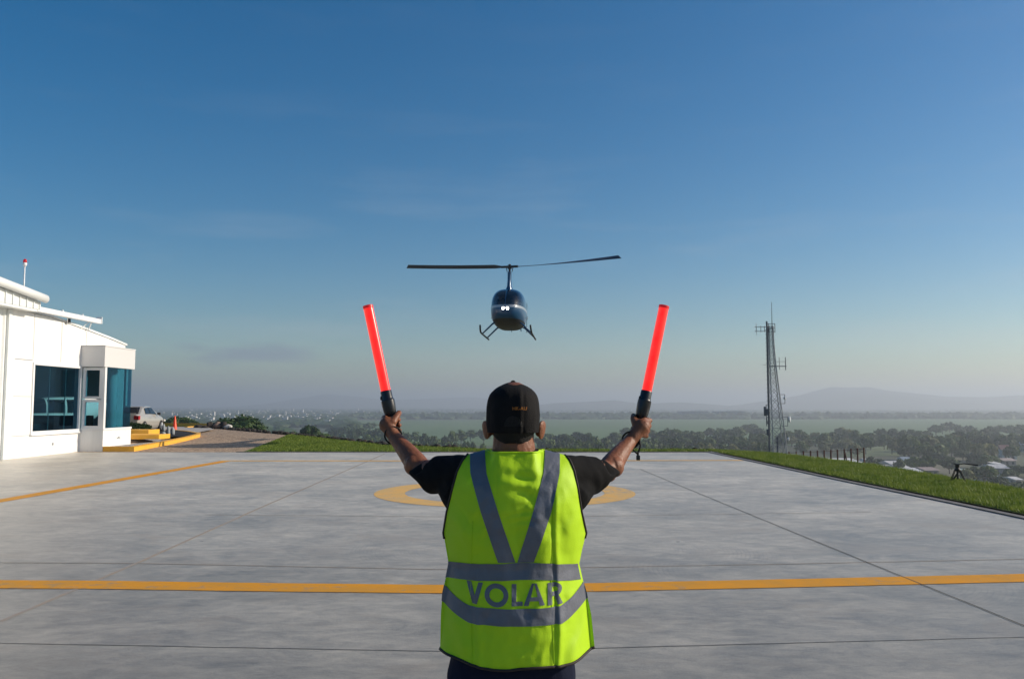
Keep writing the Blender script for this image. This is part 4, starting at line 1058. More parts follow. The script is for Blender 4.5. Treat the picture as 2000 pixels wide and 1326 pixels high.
# low hedge with white flowers between the bay and the car
def hedge():
    V = []; Fc = []; k = 0; a = G(254, 847, .12); b = G(290, 845, .12)
    N = 2600; u = rng.uniform(0, 1, N); v = rng.uniform(-.5, .5, N); z = rng.uniform(0, .62, N)
    c = np.stack([a.x + (b.x - a.x) * u, a.y + (b.y - a.y) * u + v * .9, .12 + z * (1 - .5 * np.abs(v)) * (1 - .25 * u)], 1)
    t = rng.normal(size=(N, 3)); t /= np.linalg.norm(t, axis=1)[:, None]; w_ = np.cross(t, rng.normal(size=(N, 3))); w_ /= np.linalg.norm(w_, axis=1)[:, None]
    q = np.stack([c - t * .06, c + w_ * .03, c + t * .06, c - w_ * .03], 1)
    o = MB(); o.v = [tuple(p) for p in q.reshape(-1, 3).tolist()]; o.f = [tuple(f) for f in np.arange(N * 4).reshape(-1, 4).tolist()]
    e = thing("hedge", "low dark hedge with white flowers between bay wall and car", "hedge", (a.x, a.y, .12))
    o.build("foliage", m_leafD, e, world=True)
    mb = MB()
    for i in range(9):
        uu = (i + .5) / 9 + random.uniform(-.04, .04); mb.ball((a.x + (b.x - a.x) * uu, a.y + (b.y - a.y) * uu - .45, .24 + random.uniform(-.06, .1)), random.uniform(.03, .06), 8, 6)
    mb.build("flowers", m_wht, e, True, world=True)
hedge()

# ------------------------------------------------------------------ silver saloon car
def make_car():
    cp = DP(267, 830, 46.6)
    t = thing("parked_car", "silver beige saloon car parked beyond the bay with its tail to us", "car", (cp.x, cp.y, .10)); t.rotation_euler = (0, 0, R(5))
    m_p = mat("champagne_paint", (.52, .48, .42), .28, metal=.35, coat=.5); m_g = mat("car_glass", (.015, .02, .028), .05); m_t = mat("tyre_rubber", (.02, .02, .02), .8); m_r = mat("alloy", (.55, .55, .55), .3, metal=.8)
    m_red = mat("tail_lamp_red", (.5, .01, .01), .2, coat=.5)
    # lower body, tail at -y (towards us), front at +y
    S = [(-2.24, .60, .42, .86), (-2.18, .78, .36, .98), (-1.9, .84, .28, 1.01), (-1.35, .865, .24, 1.02), (-.5, .875, .22, .99), (.5, .875, .22, .96), (1.1, .87, .24, .93), (1.7, .84, .27, .86), (2.1, .76, .32, .76), (2.25, .58, .40, .64)]
    rings = []
    for y, hw, zb, zt in S:
        h = zt - zb
        rings.append([(-hw * .90, y, zb), (-hw * .985, y, zb + h * .22), (-hw, y, zb + h * .55), (-hw * .965, y, zb + h * .86), (-hw * .88, y, zt), (hw * .88, y, zt), (hw * .965, y, zb + h * .86), (hw, y, zb + h * .55), (hw * .985, y, zb + h * .22), (hw * .90, y, zb)])
    body = fix_normals(MB().rings(rings).build("body", m_p, t, True, angle=50))
    # greenhouse (roof and pillars) and glass set 4 mm proud of it
    gl = [(-1.62, .70, .99, 1.0), (-1.05, .64, .99, 1.40), (-.45, .60, .98, 1.455), (.25, .60, .97, 1.44), (1.15, .70, .93, .945)]
    rings = []
    for y, hw, zb, zt in gl: rings.append([(-.80, y, zb - .05), (-.79, y, zb), (-hw, y, max(zt - .05, zb)), (-hw * .82, y, zt), (hw * .82, y, zt), (hw, y, max(zt - .05, zb)), (.79, y, zb), (.80, y, zb - .05)])
    fix_normals(MB().rings(rings).build("roof", m_p, t, True, angle=35))
    for s in (-1, 1):
        def q(pts, name):
            V = [(s * x, y, z) for x, y, z in pts] + [(s * (x - .03), y, z) for x, y, z in pts]; n = len(pts)
            return fix_normals(MB().add(V, [tuple(range(n)), tuple(range(2 * n - 1, n - 1, -1))] + [(i, (i + 1) % n, n + (i + 1) % n, n + i) for i in range(n)]).build(name, m_g, t))
        q([(.805, -1.02, 1.02), (.805, -.32, 1.01), (.665, -.36, 1.36), (.685, -.92, 1.33)], "side_window")
        q([(.805, -.24, 1.01), (.80, .78, .985), (.665, .22, 1.35), (.662, -.28, 1.365)], "side_window")
    MB().add([(-.60, -1.58, 1.035), (.60, -1.58, 1.035), (.52, -1.10, 1.385), (-.52, -1.10, 1.385), (-.60, -1.54, 1.0), (.60, -1.54, 1.0), (.52, -1.06, 1.35), (-.52, -1.06, 1.35)], [(0, 1, 2, 3), (4, 7, 6, 5), (0, 4, 5, 1), (1, 5, 6, 2), (2, 6, 7, 3), (3, 7, 4, 0)]).build("rear_window", m_g, t)
    MB().add([(-.62, 1.13, .985), (.62, 1.13, .985), (.52, .32, 1.42), (-.52, .32, 1.42), (-.62, 1.1, .95), (.62, 1.1, .95), (.52, .30, 1.39), (-.52, .30, 1.39)], [(0, 3, 2, 1), (4, 5, 6, 7), (0, 1, 5, 4), (1, 2, 6, 5), (2, 3, 7, 6), (3, 0, 4, 7)]).build("windscreen", m_g, t)
    for s in (-1, 1):
        MB().prism([(s * .58, .74), (s * .845, .72), (s * .85, .93), (s * .62, .95)], 'y', -2.235, -1.98).build("tail_lamp", m_red, t)
        MB().box(s * .80 - .07, s * .80 + .07, 1.92, 2.12, .56, .68, bev=.02).build("headlight", m_wht, t)
        MB().box(s * .92 - .09, s * .92 + .09, .72, .84, .94, 1.08, bev=.03).build("mirror", m_p if s < 0 else mat("dark_mirror", (.05, .05, .05), .3), t)
        for y in (-.55, .32): MB().box(s * .885 - .012, s * .885 + .012, y, y + .13, .80, .83).build("door_handle", m_r, t)
        for y in (-1.33, 1.36):
            w = MB().lathe([(.20, -.10), (.30, -.10), (.325, -.07), (.325, .07), (.30, .10), (.20, .10)], (s * .80, y, .325), (1, 0, 0), 28).build("wheel", m_t, t, True, angle=30)
            mb = MB().lathe([(.05, 0), (.21, 0), (.205, .03)], (s * .885, y, .325), (s, 0, 0), 24)
            for k in range(5):
                a = k * 2 * math.pi / 5; mb.tube([(s * .905, y, .325), (s * .905, y + .2 * math.cos(a), .325 + .2 * math.sin(a))], .025, 6)
            mb.build("rim", m_r, w, False)
    MB().box(-.26, .26, -2.262, -2.235, .60, .72).build("number_plate", mat("number_plate", (.25, .25, .25), .6), t)
    MB().box(-.80, .80, -2.29, -2.10, .36, .52, bev=.04).build("bumper", m_p, t)
    MB().box(-.62, .62, -2.14, -2.02, 1.045, 1.07, bev=.01).build("boot_spoiler", m_p, t)
    MB().box(-.78, .78, -2.1, 2.1, .17, .25).build("underbody", m_t, t)
make_car()

# ------------------------------------------------------------------ lattice tower
def tower():
    D = 92.0; ctr = DP(1516, 880, D); gz = ground(ctr.x, D); t = thing("lattice_tower", "grey steel lattice radio tower with dishes and whip antenna on the right", "tower", (ctr.x, D, gz))
    m_s = mat("galvanised_steel", (.26, .28, .30), .5, metal=.4); m_d = mat("dark_steel", (.07, .085, .11), .6); m_l = mat("pale_dish", (.62, .64, .66), .4)
    ppm = F / D
    Z = lambda py: DP(1516, py, D).z - gz
    X = lambda px: (px - 1516) / ppm
    top = Z(634); ztops = top
    XL, XT, XB = X(1502.5), X(1515.5), X(1538)
    zb = Z(886)
    TW = [(886, 1533), (829, 1528.7), (799, 1525.7), (757, 1522), (709, 1517.5), (667, 1515.3), (632, 1514.5)]
    zt_ = [Z(q[0]) for q in TW]; xt_ = [X(q[1]) for q in TW]
    def xr(z): return float(np.interp(z, zt_, xt_)) if z > zb else X(1533) + (zb - z) * .06
    def corner(i, z):
        r = xr(z); l = XL + .22; w = r - l; 
        return [(l, -w / 2, z), (r, -w / 2, z), (r, w / 2, z), (l, w / 2, z)][i]
    levels = [0] + [zb * .5, zb]
    z = zb
    while z < top - .4: z += .95 * (corner(1, z)[0] - corner(0, z)[0]) / 1.2 + .25; levels.append(min(z, top))
    mb = MB()
    for i in range(4): mb.tube([corner(i, z) for z in levels], .050 if i in (0, 1) else .038, 6)
    mb.build("leg_frame", m_s, t)
    mb = MB()
    for a, b in zip(levels, levels[1:]):
        for i in range(4):
            j = (i + 1) % 4; mb.tube([corner(i, a), corner(j, b)], .027, 5); mb.tube([corner(j, a), corner(i, b)], .027, 5); mb.tube([corner(i, b), corner(j, b)], .018, 5)
    mb.build("bracing", m_s, t)
    mb = MB(); mb.tube([(XL, -.1, 0), (XL + .02, -.1, top + .35)], .10, 8)
    for k in range(int(top / .45)): mb.box(XL - .16, XL + .12, -.17, -.05, k * .45, k * .45 + .06)
    mb.build("cable_ladder", m_d, t)
    mb = MB(); mb.tube([(XT - .10, 0, top - .6), (XT - .10, 0, Z(590))], [.05, .022], 8); mb.build("whip_antenna", m_d, t)
    def frame(name, px0, px1, pys, verts, pyr, m=m_d, r=.035):
        mb = MB()
        for py in pys: mb.tube([(X(px0), -.3, Z(py)), (X(px1), -.3, Z(py))], r, 6)
        for q in verts: mb.tube([(X(q), -.3, Z(pyr[0])), (X(q), -.3, Z(pyr[1]))], r, 6)
        return mb.build(name, m, t)
    frame("antenna_arm", 1478, 1502, (639, 647.5), (1481, 1490, 1497), (637, 649), m_s)
    frame("antenna", 1481, 1481.5, (), (1481,), (632, 655), m_s, .025)
    frame("top_platform", 1501, 1518, (633, 648), (1517.5, 1505), (632, 650), m_d)
    mb = MB(); c = X(1511)
    mb.rings([[(c + .5 * math.cos(a) , .5 * math.sin(a), z) for a in np.linspace(0, 2 * math.pi, 16, endpoint=False)] for z in (Z(641), Z(640))], cap=False); mb.build("hoop", m_s, t)
    frame("antenna_arm", 1505, 1538, (715.5,), (), (0, 0), m_d, .05); frame("antenna_arm", 1518, 1537, (706.5,), (), (0, 0), m_s, .022)
    frame("antenna", 1524, 1524.5, (), (1524.5,), (698, 722), m_s, .035); frame("antenna", 1536, 1536.5, (), (1536.5,), (698, 723), m_d, .045)
    frame("antenna_arm", 1492, 1502, (712.5,), (), (0, 0), m_s, .025)
    for (p0, p1, y0, y1, dpx, dpy, rr, lab) in ((1524, 1533.5, 770.5, 788, 1533.5, 777.5, .17, "small flat dish, highest of the three"), (1527, 1538, 814, 831.5, 1541.5, 819, .33, "largest round white dish"), (1530, 1536, 846, 866, 1538.5, 857, .20, "small white dish, lowest of the three")):
        frame("dish_bracket", p0, p1, (y0, y1), (p1,), (y0, y1), m_d, .03)
        d = MB().lathe([(.02, -.18), (rr * .5, -.16), (rr * .98, -.02), (rr, .06), (rr * .96, .07), (.001, .09)], (X(dpx), -.35, Z(dpy)), (1, -.45, 0), 24).build("dish", m_l, t, True, angle=40); d["label"] = lab
    frame("antenna", 1532, 1532.5, (), (1532,), (836, 850), m_d, .06)
    mb = MB(); mb.box(X(1492.5), X(1495), -.5, -.2, Z(812), Z(794)); mb.box(X(1496), X(1500), -.5, -.2, Z(811), Z(799)); mb.box(X(1492), X(1501), -.36, -.30, Z(806), Z(805)); mb.tube([(X(1497), -.3, Z(832)), (X(1497), -.3, Z(790))], .04, 6); mb.tube([(X(1497), -.3, Z(816)), (X(1499), -.3, Z(828))], .06, 6)
    mb.build("panel_antenna", m_d, t)
    mb = MB(); mb.box(X(1497), X(1501), -.45, -.15, Z(850), Z(838)); mb.tube([(X(1516.5), -.4, Z(892)), (X(1516.5), -.4, Z(853))], .10, 7); mb.build("junction_box", m_d, t)
tower()

# ------------------------------------------------------------------ rusty post fence, tripod
def fence():
    D = 33.5; pxs = [1527, 1541, 1555, 1569, 1583, 1596.5, 1609.5, 1622.5, 1635.5, 1649, 1662, 1674.5, 1687]
    tops = [884, 882, 881.3, 880.6, 880, 879.4, 878.8, 878.2, 877.4, 876.6, 876, 875, 874]
    p0 = DP(1607, 880, D); t = thing("post_fence", "rusty brown post and wire fence on the slope below the tower", "fence", (p0.x, D, ground(p0.x, D)))
    m_ru = mat("rusty_post", (.10, .045, .035), .85, col2=(.16, .08, .06), noise_scale=9); P = []
    for k, (px, py) in enumerate(zip(pxs, tops)):
        Dk = D + (12 - k) * .12; p = DP(px, py, Dk); q = p - t.location; gz = ground(p.x, Dk) - t.location.z - .3
        MB().tube([(q.x, q.y, gz), (q.x, q.y, q.z)], .026 if k < 3 else .034, 8).build("post", m_ru, t); P.append(q)
    for dz in (.05, .45, .9):
        MB().tube([q - Vector((0, .03, dz)) for q in P], .006, 4).build("wire", m_ru, t)
    a = P[9]; b = P[10]; MB().tube([(a.x + .03, a.y, a.z - .15), (b.x - .02, b.y, b.z - 1.4)], .022, 6).build("brace", m_ru, t)
fence()
def tripod():
    D = 17.4; c = DP(1870, 922, D); gx_, gy_ = c.x, D; gz = ground(gx_, gy_)
    t = thing("camera_tripod", "black camera tripod with a long pan handle on the grass edge", "tripod", (gx_, gy_, gz)); m_b = mat("black_tripod", (.012, .012, .012), .5)
    Zt = lambda py: DP(1870, py, D).z - gz
    Xp = lambda px: (px - 1870) * D / F
    zc = Zt(918)
    for k, (px, py, yy) in enumerate([(1860, 939, .05), (1884, 940, .0), (1871, 940, .28)]):
        mb = MB(); x1 = Xp(px); f = zc / max(zc - Zt(py), .01); x1 = x1 * f if px != 1871 else .02; yy *= f
        for o_ in (-.012, .012): mb.tube([(Xp(1870) + (x1 > 0) * .05 - (x1 < -.01) * .05 + o_, 0, zc), (x1 + o_, yy, -.02)], .0085, 6)
        mb.tube([(x1 * .75, yy * .75, zc * .25), (x1 * 1.0, yy, -.03)], .013, 6); mb.build("leg", m_b, t)
    MB().tube([(0, 0, zc - .18), (0, 0, Zt(906))], .02, 8).build("centre_column", m_b, t)
    MB().lathe([(.055, zc - .02), (.06, zc + .01), (.035, zc + .05), (.042, zc + .09), (.042, Zt(906.5))], seg=14).build("head", m_b, t)
    MB().box(Xp(1866), Xp(1876), -.06, .06, Zt(906.5), Zt(905), bev=.004).build("camera_plate", m_b, t)
    MB().tube([(Xp(1875), 0, Zt(906)), (Xp(1883), -.02, Zt(905)), (Xp(1895), -.05, Zt(906.5)), (Xp(1906), -.08, Zt(908))], [.009, .012, .014, .017], 8).build("pan_handle", m_b, t)
tripod()
# ------------------------------------------------------------------ the marshaller
YC = 3.08
def I(x, tab, k): return float(np.interp(x, [t[0] for t in tab], [t[k] for t in tab]))
# silhouette read at the body's own distance: (y, left, right) -> z, xl, xr
SIL = []
for (py, l, r) in [(1290, 858, 1163), (1258, 860, 1161), (1200, 861, 1155), (1158, 864, 1146), (1130, 870, 1138), (1099, 876, 1131), (1070, 871, 1137), (1040, 866, 1145), (1000, 872, 1136), (950, 885, 1128), (920, 893, 1122), (900, 903, 1114), (885, 915, 1102), (860, 920, 1098)]:
    a, b = DP(l, py, YC - (.0 if py > 1035 else .05)), DP(r, py, YC - (.0 if py > 1035 else .05)); SIL.append((a.z, a.x, b.x))
SIL.sort()
XC = .012
ATAB = [(.60, .275), (.75, .268), (.93, .252), (1.045, .234), (1.10, .243), (1.155, .256), (1.22, .262), (1.30, .262), (1.38, .255), (1.48, .24)]
BTAB = [(.60, .172), (.75, .172), (.88, .162), (1.0, .150), (1.12, .155), (1.25, .160), (1.34, .150), (1.42, .132), (1.50, .11)]
PN = 3.1
def halfw(z): return I(z, ATAB, 1)
def zs(x):
    d = abs(x - XC); s = 1.470 - .26 * max(0, d - .06)
    k = min(1, max(0, (.092 - d) / .035)); k = k * k * (3 - 2 * k)
    return s * (1 - k) + 1.53 * k
def wrinkle(x, z):
    d = x - XC
    n = noise.noise
    w = .014 * n(Vector((d * 4.5, z * 2.6, 1.0))) + .010 * n(Vector((d * 13 + z * 3, z * 6, 4.0))) + .0030 * n(Vector((d * 34, z * 26, 9.0)))
    e = d - .132 - .006 * math.sin(z * 9)
    w += (-.0055 * math.exp(-(e / .0045) ** 2) + .0075 * math.exp(-((e - .014) / .012) ** 2)) * (1 if z < 1.28 else max(0, 1 - (z - 1.28) / .08))
    e = d + .118 + .012 * math.sin(z * 7 + 1); k = max(0, 1 - abs(z - .86) / .24)
    w += (.0075 * math.exp(-(e / .012) ** 2) - .004 * math.exp(-((e + .02) / .008) ** 2)) * k
    # slanting folds running in from the hips and from the armholes
    k = max(0, min(1, (abs(d) - .10) / .10)) * max(0, 1 - abs(z - .82) / .22)
    w += .0075 * k * math.sin(d * 62 + (z - .8) * (34 if d < 0 else -30))
    k = max(0, min(1, (abs(d) - .09) / .10)) * max(0, 1 - abs(z - 1.20) / .16)
    w += .0050 * k * math.sin(abs(d) * 40 - (z - 1.2) * 52)
    k = max(0, 1 - abs(z - 1.06) / .09); w -= .010 * k
    # soft horizontal sags across the upper back
    k = max(0, 1 - abs(z - 1.35) / .10) * max(0, 1 - abs(d - .02) / .12)
    w += .0060 * k * math.sin(z * 95 + d * 9 + 2 * n(Vector((d * 8, z * 8, 2))))
    k = max(0, 1 - abs(z - 1.24) / .06) * max(0, 1 - abs(d - .03) / .08)
    w += .0028 * k * math.sin(z * 180 + 3 * n(Vector((d * 12, z * 12, 5))))
    w += .0065 * (abs(n(Vector((d * 7 + 3, z * 4.2, 12)))) ** .5) - .004 * abs(n(Vector((d * 19, z * 15, 20))))
    k = max(0, 1 - abs(z - .775) / .03) * max(0, 1 - abs(d - .02) / .12); w += .004 * k
    return w
def back(x, z, off=0.0):
    a = halfw(z); u = min(1.0, abs(x - XC) / a)
    core = 1 - u ** PN
    t = max(0.0, min(1.0, (z - 1.16) / (zs(x) - 1.16))); g = math.sqrt(max(0.0, 1 - t ** 4.2))
    e = (1 - u ** 6) * (.25 + .75 * g)
    return Vector((x + (x - XC) * off * 1.5, YC - I(z, BTAB, 1) * core * g - wrinkle(x, z) * e - off, z + off * (1 - g)))
def front(x, z):
    a = halfw(z); u = min(1.0, abs(x - XC) / a); n = 2.4
    core = (1 - u ** n) ** (1 / n) if u < 1 else 0.0
    t = max(0.0, min(1.0, (z - 1.12) / (zs(x) - 1.12))); g = math.sqrt(max(0.0, 1 - t ** 2.4))
    return Vector((x, YC + (I(z, BTAB, 1) + .02 * (z < 1.2)) * core * g + .004 * noise.noise(Vector((x * 9, z * 9, 7))), z))
def zhem(s): return .736 + .022 * abs(s) ** 2.6 + .004 * math.sin(s * 7)
def ztop(x):
    d = abs(x - XC); k = min(1, max(0, (.098 - d) / .02)); return zs(x) * (1 - k) + 1.452 * k if d > .06 else 1.452

m_vest = mat("hi_vis_fabric", (0.47, 0.74, 0.02), 0.5, bump=.12, bump_scale=260, spec=.2)
nt = m_vest.node_tree; pb = nt.nodes["Principled BSDF"]
tl = nt.nodes.new("ShaderNodeBsdfTranslucent"); tl.inputs["Color"].default_value = (0.40, 0.95, 0.01, 1)
ms = nt.nodes.new("ShaderNodeMixShader"); ms.inputs[0].default_value = .05; out = nt.nodes["Material Output"]
nt.links.new(pb.outputs[0], ms.inputs[1]); nt.links.new(tl.outputs[0], ms.inputs[2]); nt.links.new(ms.outputs[0], out.inputs["Surface"])
m_tape = mat("reflective_tape", (0.13, 0.14, 0.17), 0.42, metal=.2, noise_amt=.12, noise_scale=14, bump=.1, bump_scale=120)
m_pipe = mat("dark_piping", (0.025, 0.018, 0.014), .7)
m_shirt = mat("black_cotton", (0.0045, 0.0045, 0.005), 0.9, spec=.2, bump=.15, bump_scale=300)
m_navy = mat("navy_trousers", (0.006, 0.010, 0.028), 0.85, spec=.2, bump=.2, bump_scale=220)
m_skin = mat("brown_skin", (0.20, 0.072, 0.032), 0.52, noise_amt=.16, noise_scale=16, bump=.25, bump_scale=55, sss=.06, spec=.5)
m_hair = mat("black_hair", (0.006, 0.005, 0.005), .7, bump=.8, bump_scale=240)
m_cap = mat("black_cap", (0.006, 0.0055, 0.006), .85, spec=.25, bump=.25, bump_scale=200)

P = thing("person", "person seen from behind in yellow-green safety vest and black cap raising two red wands", "person", (XC, YC, 0))

# --- vest shell
NS, NV = 150, 190
def grid(fn, rows, cols):
    vs = [fn(i / rows, j / cols) for i in range(rows + 1) for j in range(cols + 1)]; k = cols + 1
    return vs, [(i * k + j, i * k + j + 1, (i + 1) * k + j + 1, (i + 1) * k + j) for i in range(rows) for j in range(cols)]
def vest_xz(v, u):
    s = -1 + 2 * u; z0 = zhem(s)
    z = z0 + (1.46 - z0) * v
    for _ in range(3):
        x = I(z, SIL, 1) + (s + 1) / 2 * (I(z, SIL, 2) - I(z, SIL, 1)); z = z0 + (ztop(x) - z0) * v
    x = I(z, SIL, 1) + (s + 1) / 2 * (I(z, SIL, 2) - I(z, SIL, 1))
    return x, z
mb = MB(); vs, fs = grid(lambda v, u: back(*vest_xz(v, u)), NV, NS); mb.add(vs, fs)
def ffn(side):
    def f(v, u):
        uu = (u * .485) if side < 0 else (.515 + u * .485); x, z = vest_xz(v, uu)
        if abs(x - XC) < .10 and z > 1.30: z = min(z, 1.30 + (abs(x - XC) / .10) * .16)
        return front(x, z)
    return f
for sd_ in (-1, 1):
    vs, fs = grid(ffn(sd_), 70, 30); mb.add(vs, [f[::-1] for f in fs])
bm = bmesh.new(); me = bpy.data.meshes.new("vest"); me.from_pydata([tuple(v) for v in mb.v], [], mb.f); bm.from_mesh(me)
bmesh.ops.remove_doubles(bm, verts=bm.verts[:], dist=.0006); bm.to_mesh(me); bm.free()
vest = link("vest", me, m_vest, P, True, True); tag(vest, "yellow-green safety vest with grey reflective tape")

def on_back(name, strips, m, parent, off, step=.006):
    """strips: quads given as two edge functions; every one is laid on the vest surface"""
    mb = MB()
    for fn, rows, cols in strips:
        vs, fs = grid(lambda a, b: back(*fn(a, b), off), rows, cols); mb.add(vs, fs)
    return link_mb(name, mb, m, parent)
def link_mb(name, mb, m, parent):
    return mb.build(name, m, parent, True)
def px2(px, py, D=2.95):
    p = DP(px, py, D); return p.x, p.z
def sil(z, s): return I(z, SIL, 1) + (s + 1) / 2 * (I(z, SIL, 2) - I(z, SIL, 1))
def up_tape(v, u):
    s = -1 + 1.97 * u; zc = 1.054 - .024 * abs(s) ** 2 + .002 * math.sin(s * 5); z = zc - .028 + .056 * v; return sil(z, s), z
def lo_tape(v, u):
    s = -1 + 2 * u; r = max(0, (abs(s) - .58) / .42) ** 1.3 * (.046 if s < 0 else .058)
    z = .905 + r - .028 + .056 * v; return sil(z, s), z
def quad_strip(pl, pr):
    """left and right edge polylines given in picture points, top to bottom"""
    L_ = [px2(*p) for p in pl]; R_ = [px2(*p) for p in pr]
    def f(v, u):
        t = v * (len(L_) - 1); i = min(int(t), len(L_) - 2); k = t - i
        a = (L_[i][0] + (L_[i + 1][0] - L_[i][0]) * k, L_[i][1] + (L_[i + 1][1] - L_[i][1]) * k)
        b = (R_[i][0] + (R_[i + 1][0] - R_[i][0]) * k, R_[i][1] + (R_[i + 1][1] - R_[i][1]) * k)
        x, z = a[0] + (b[0] - a[0]) * u, a[1] + (b[1] - a[1]) * u
        return x, min(z, zs(x) - .001)
    return f
tp = on_back("reflective_tape", [(up_tape, 12, 150)], m_tape, vest, .0024); tp["label"] = "upper grey tape across the back"
tp = on_back("reflective_tape", [(lo_tape, 12, 150)], m_tape, vest, .0024); tp["label"] = "lower grey tape curving up at the sides"
on_back("reflective_tape", [(quad_strip([(915, 886), (918, 925), (940, 1000), (973, 1096)], [(945, 880), (950, 925), (974, 1000), (1006.5, 1096)]), 90, 12)], m_tape, vest, .0022)["label"] = "left arm of the grey V tape"
on_back("reflective_tape", [(quad_strip([(1067, 880), (1062, 925), (1040, 1000), (1010.5, 1096)], [(1097, 886), (1094, 925), (1076, 1000), (1042, 1096)]), 90, 12)], m_tape, vest, .0022)["label"] = "right arm of the grey V tape"
def seam(sx, z0, z1):
    return back(0, 0) if False else [back(sx + .004 * math.sin(z * 11), z, .0009) for z in np.linspace(z0, z1, 60)]
for sx, z0, z1 in ((XC + .126, .75, 1.30), (XC - .150, .75, 1.22)):
    MB().tube(seam(sx, z0, z1), .0011, 5).build("seam", m_vest, vest, True)
# --- lettering VOLAR, cut from strokes and laid on the cloth
T0, B0 = 1136.5, 1178
def bar(x0, x1, x2, x3, y0=T0, y1=B0): return (quad_strip([(x0, y0), (x2, y1)], [(x1, y0), (x3, y1)]), 26, 6)
def arc(cx, cy, rx, ry, wdx, a0, a1, n=30):
    def f(v, u):
        a = a0 + (a1 - a0) * v; k = 1 - u * wdx / rx; k2 = 1 - u * wdx / ry
        return px2(cx + math.cos(a) * rx * k, cy - math.sin(a) * ry * k2)
    return (f, n, 5)
letters = {
 "V": [bar(910.5, 920, 922.5, 931.5), bar(934.5, 943.5, 922.5, 931.5)],
 "O": [arc(970, 1158.5, 23, 22.2, 9.2, 0, 2 * math.pi, 60)],
 "L": [bar(999.5, 1008.5, 999.5, 1008.5), bar(1008.5, 1020.5, 1008.5, 1020.5, B0 - 8, B0)],
 "A": [bar(1038.5, 1043, 1022.5, 1032), bar(1043, 1047.5, 1054, 1063.5), bar(1034, 1052, 1032, 1054, 1162, 1169.5)],
 "R": [bar(1069.5, 1078.5, 1069.5, 1078.5, 1137.5, B0 + 1), arc(1084, 1150, 14, 12.6, 8, -math.pi / 2, math.pi / 2, 24), bar(1078, 1084.2, 1078, 1084.2, 1137.4, 1145.4), bar(1078, 1084.2, 1078, 1084.2, 1154.6, 1162.6), bar(1082, 1091, 1089, 1100, 1161, B0 + 1)],
}
for k_, st in letters.items():
    mb = MB()
    for i, (fn, r_, c_) in enumerate(st):
        vs, fs = grid(lambda a, b: back(*fn(a, b), .0018 + .00025 * i), r_, c_); mb.add(vs, fs)
    mb.build("letter", m_tape, vest, True)["label"] = "grey letter " + k_
# --- dark piping on hem and armholes
mb = MB()
mb.tube([back(*vest_xz(0, u), .001) for u in np.linspace(0, 1, 90)], .0048, 8)
mb.tube([front(*vest_xz(0, u)) for u in np.linspace(0, 1, 60)], .0048, 8); mb.build("hem_piping", m_pipe, vest, True)
mb = MB()
va = [v for v in np.linspace(0, 1, 120) if vest_xz(v, 0)[1] > 1.135]
for u in (0, 1):
    mb = MB().tube([back(*vest_xz(v, u), .001) for v in va] + [front(*vest_xz(v, u)) for v in va[::-1]], .0042, 8)
    mb.build("armhole_piping", m_pipe, vest, True)
mb = MB(); mb.tube([back(x, 1.4525, .0) for x in np.linspace(XC - .098, XC + .098, 30)], .0035, 6); mb.build("collar_binding", m_vest, vest, True)

# --- arm and hand skeleton
def frame_of(side):
    if side < 0:
        S = Vector((-.178, 3.085, 1.370)); E = DP(826, 919, 3.27); W = DP(770, 853, 3.43); C = DP(760.5, 829, 3.485); top = DP(718.5, 598, 3.52); neck = DP(757.5, 783, 3.50)
    else:
        S = Vector((.200, 3.085, 1.370)); E = DP(1184, 920, 3.26); W = DP(1230, 862, 3.44); C = DP(1254, 834, 3.495); top = DP(1297, 598, 3.53); neck = DP(1259, 783, 3.51)
    a = (top - neck).normalized()                      # wand axis, up
    C2 = neck - a * (neck - C).length                  # the fist sits on the wand's axis
    fw = (C2 - W); k = (fw - a * fw.dot(a)).normalized()
    k = (k + Vector((side * .25, .25, 0))).normalized(); k = (k - a * k.dot(a)).normalized()
    p = a.cross(k) * (1 if side > 0 else -1)           # towards the palm
    return S, E, W, C2, a, k, p, top, neck
body = MB()
FR = {}
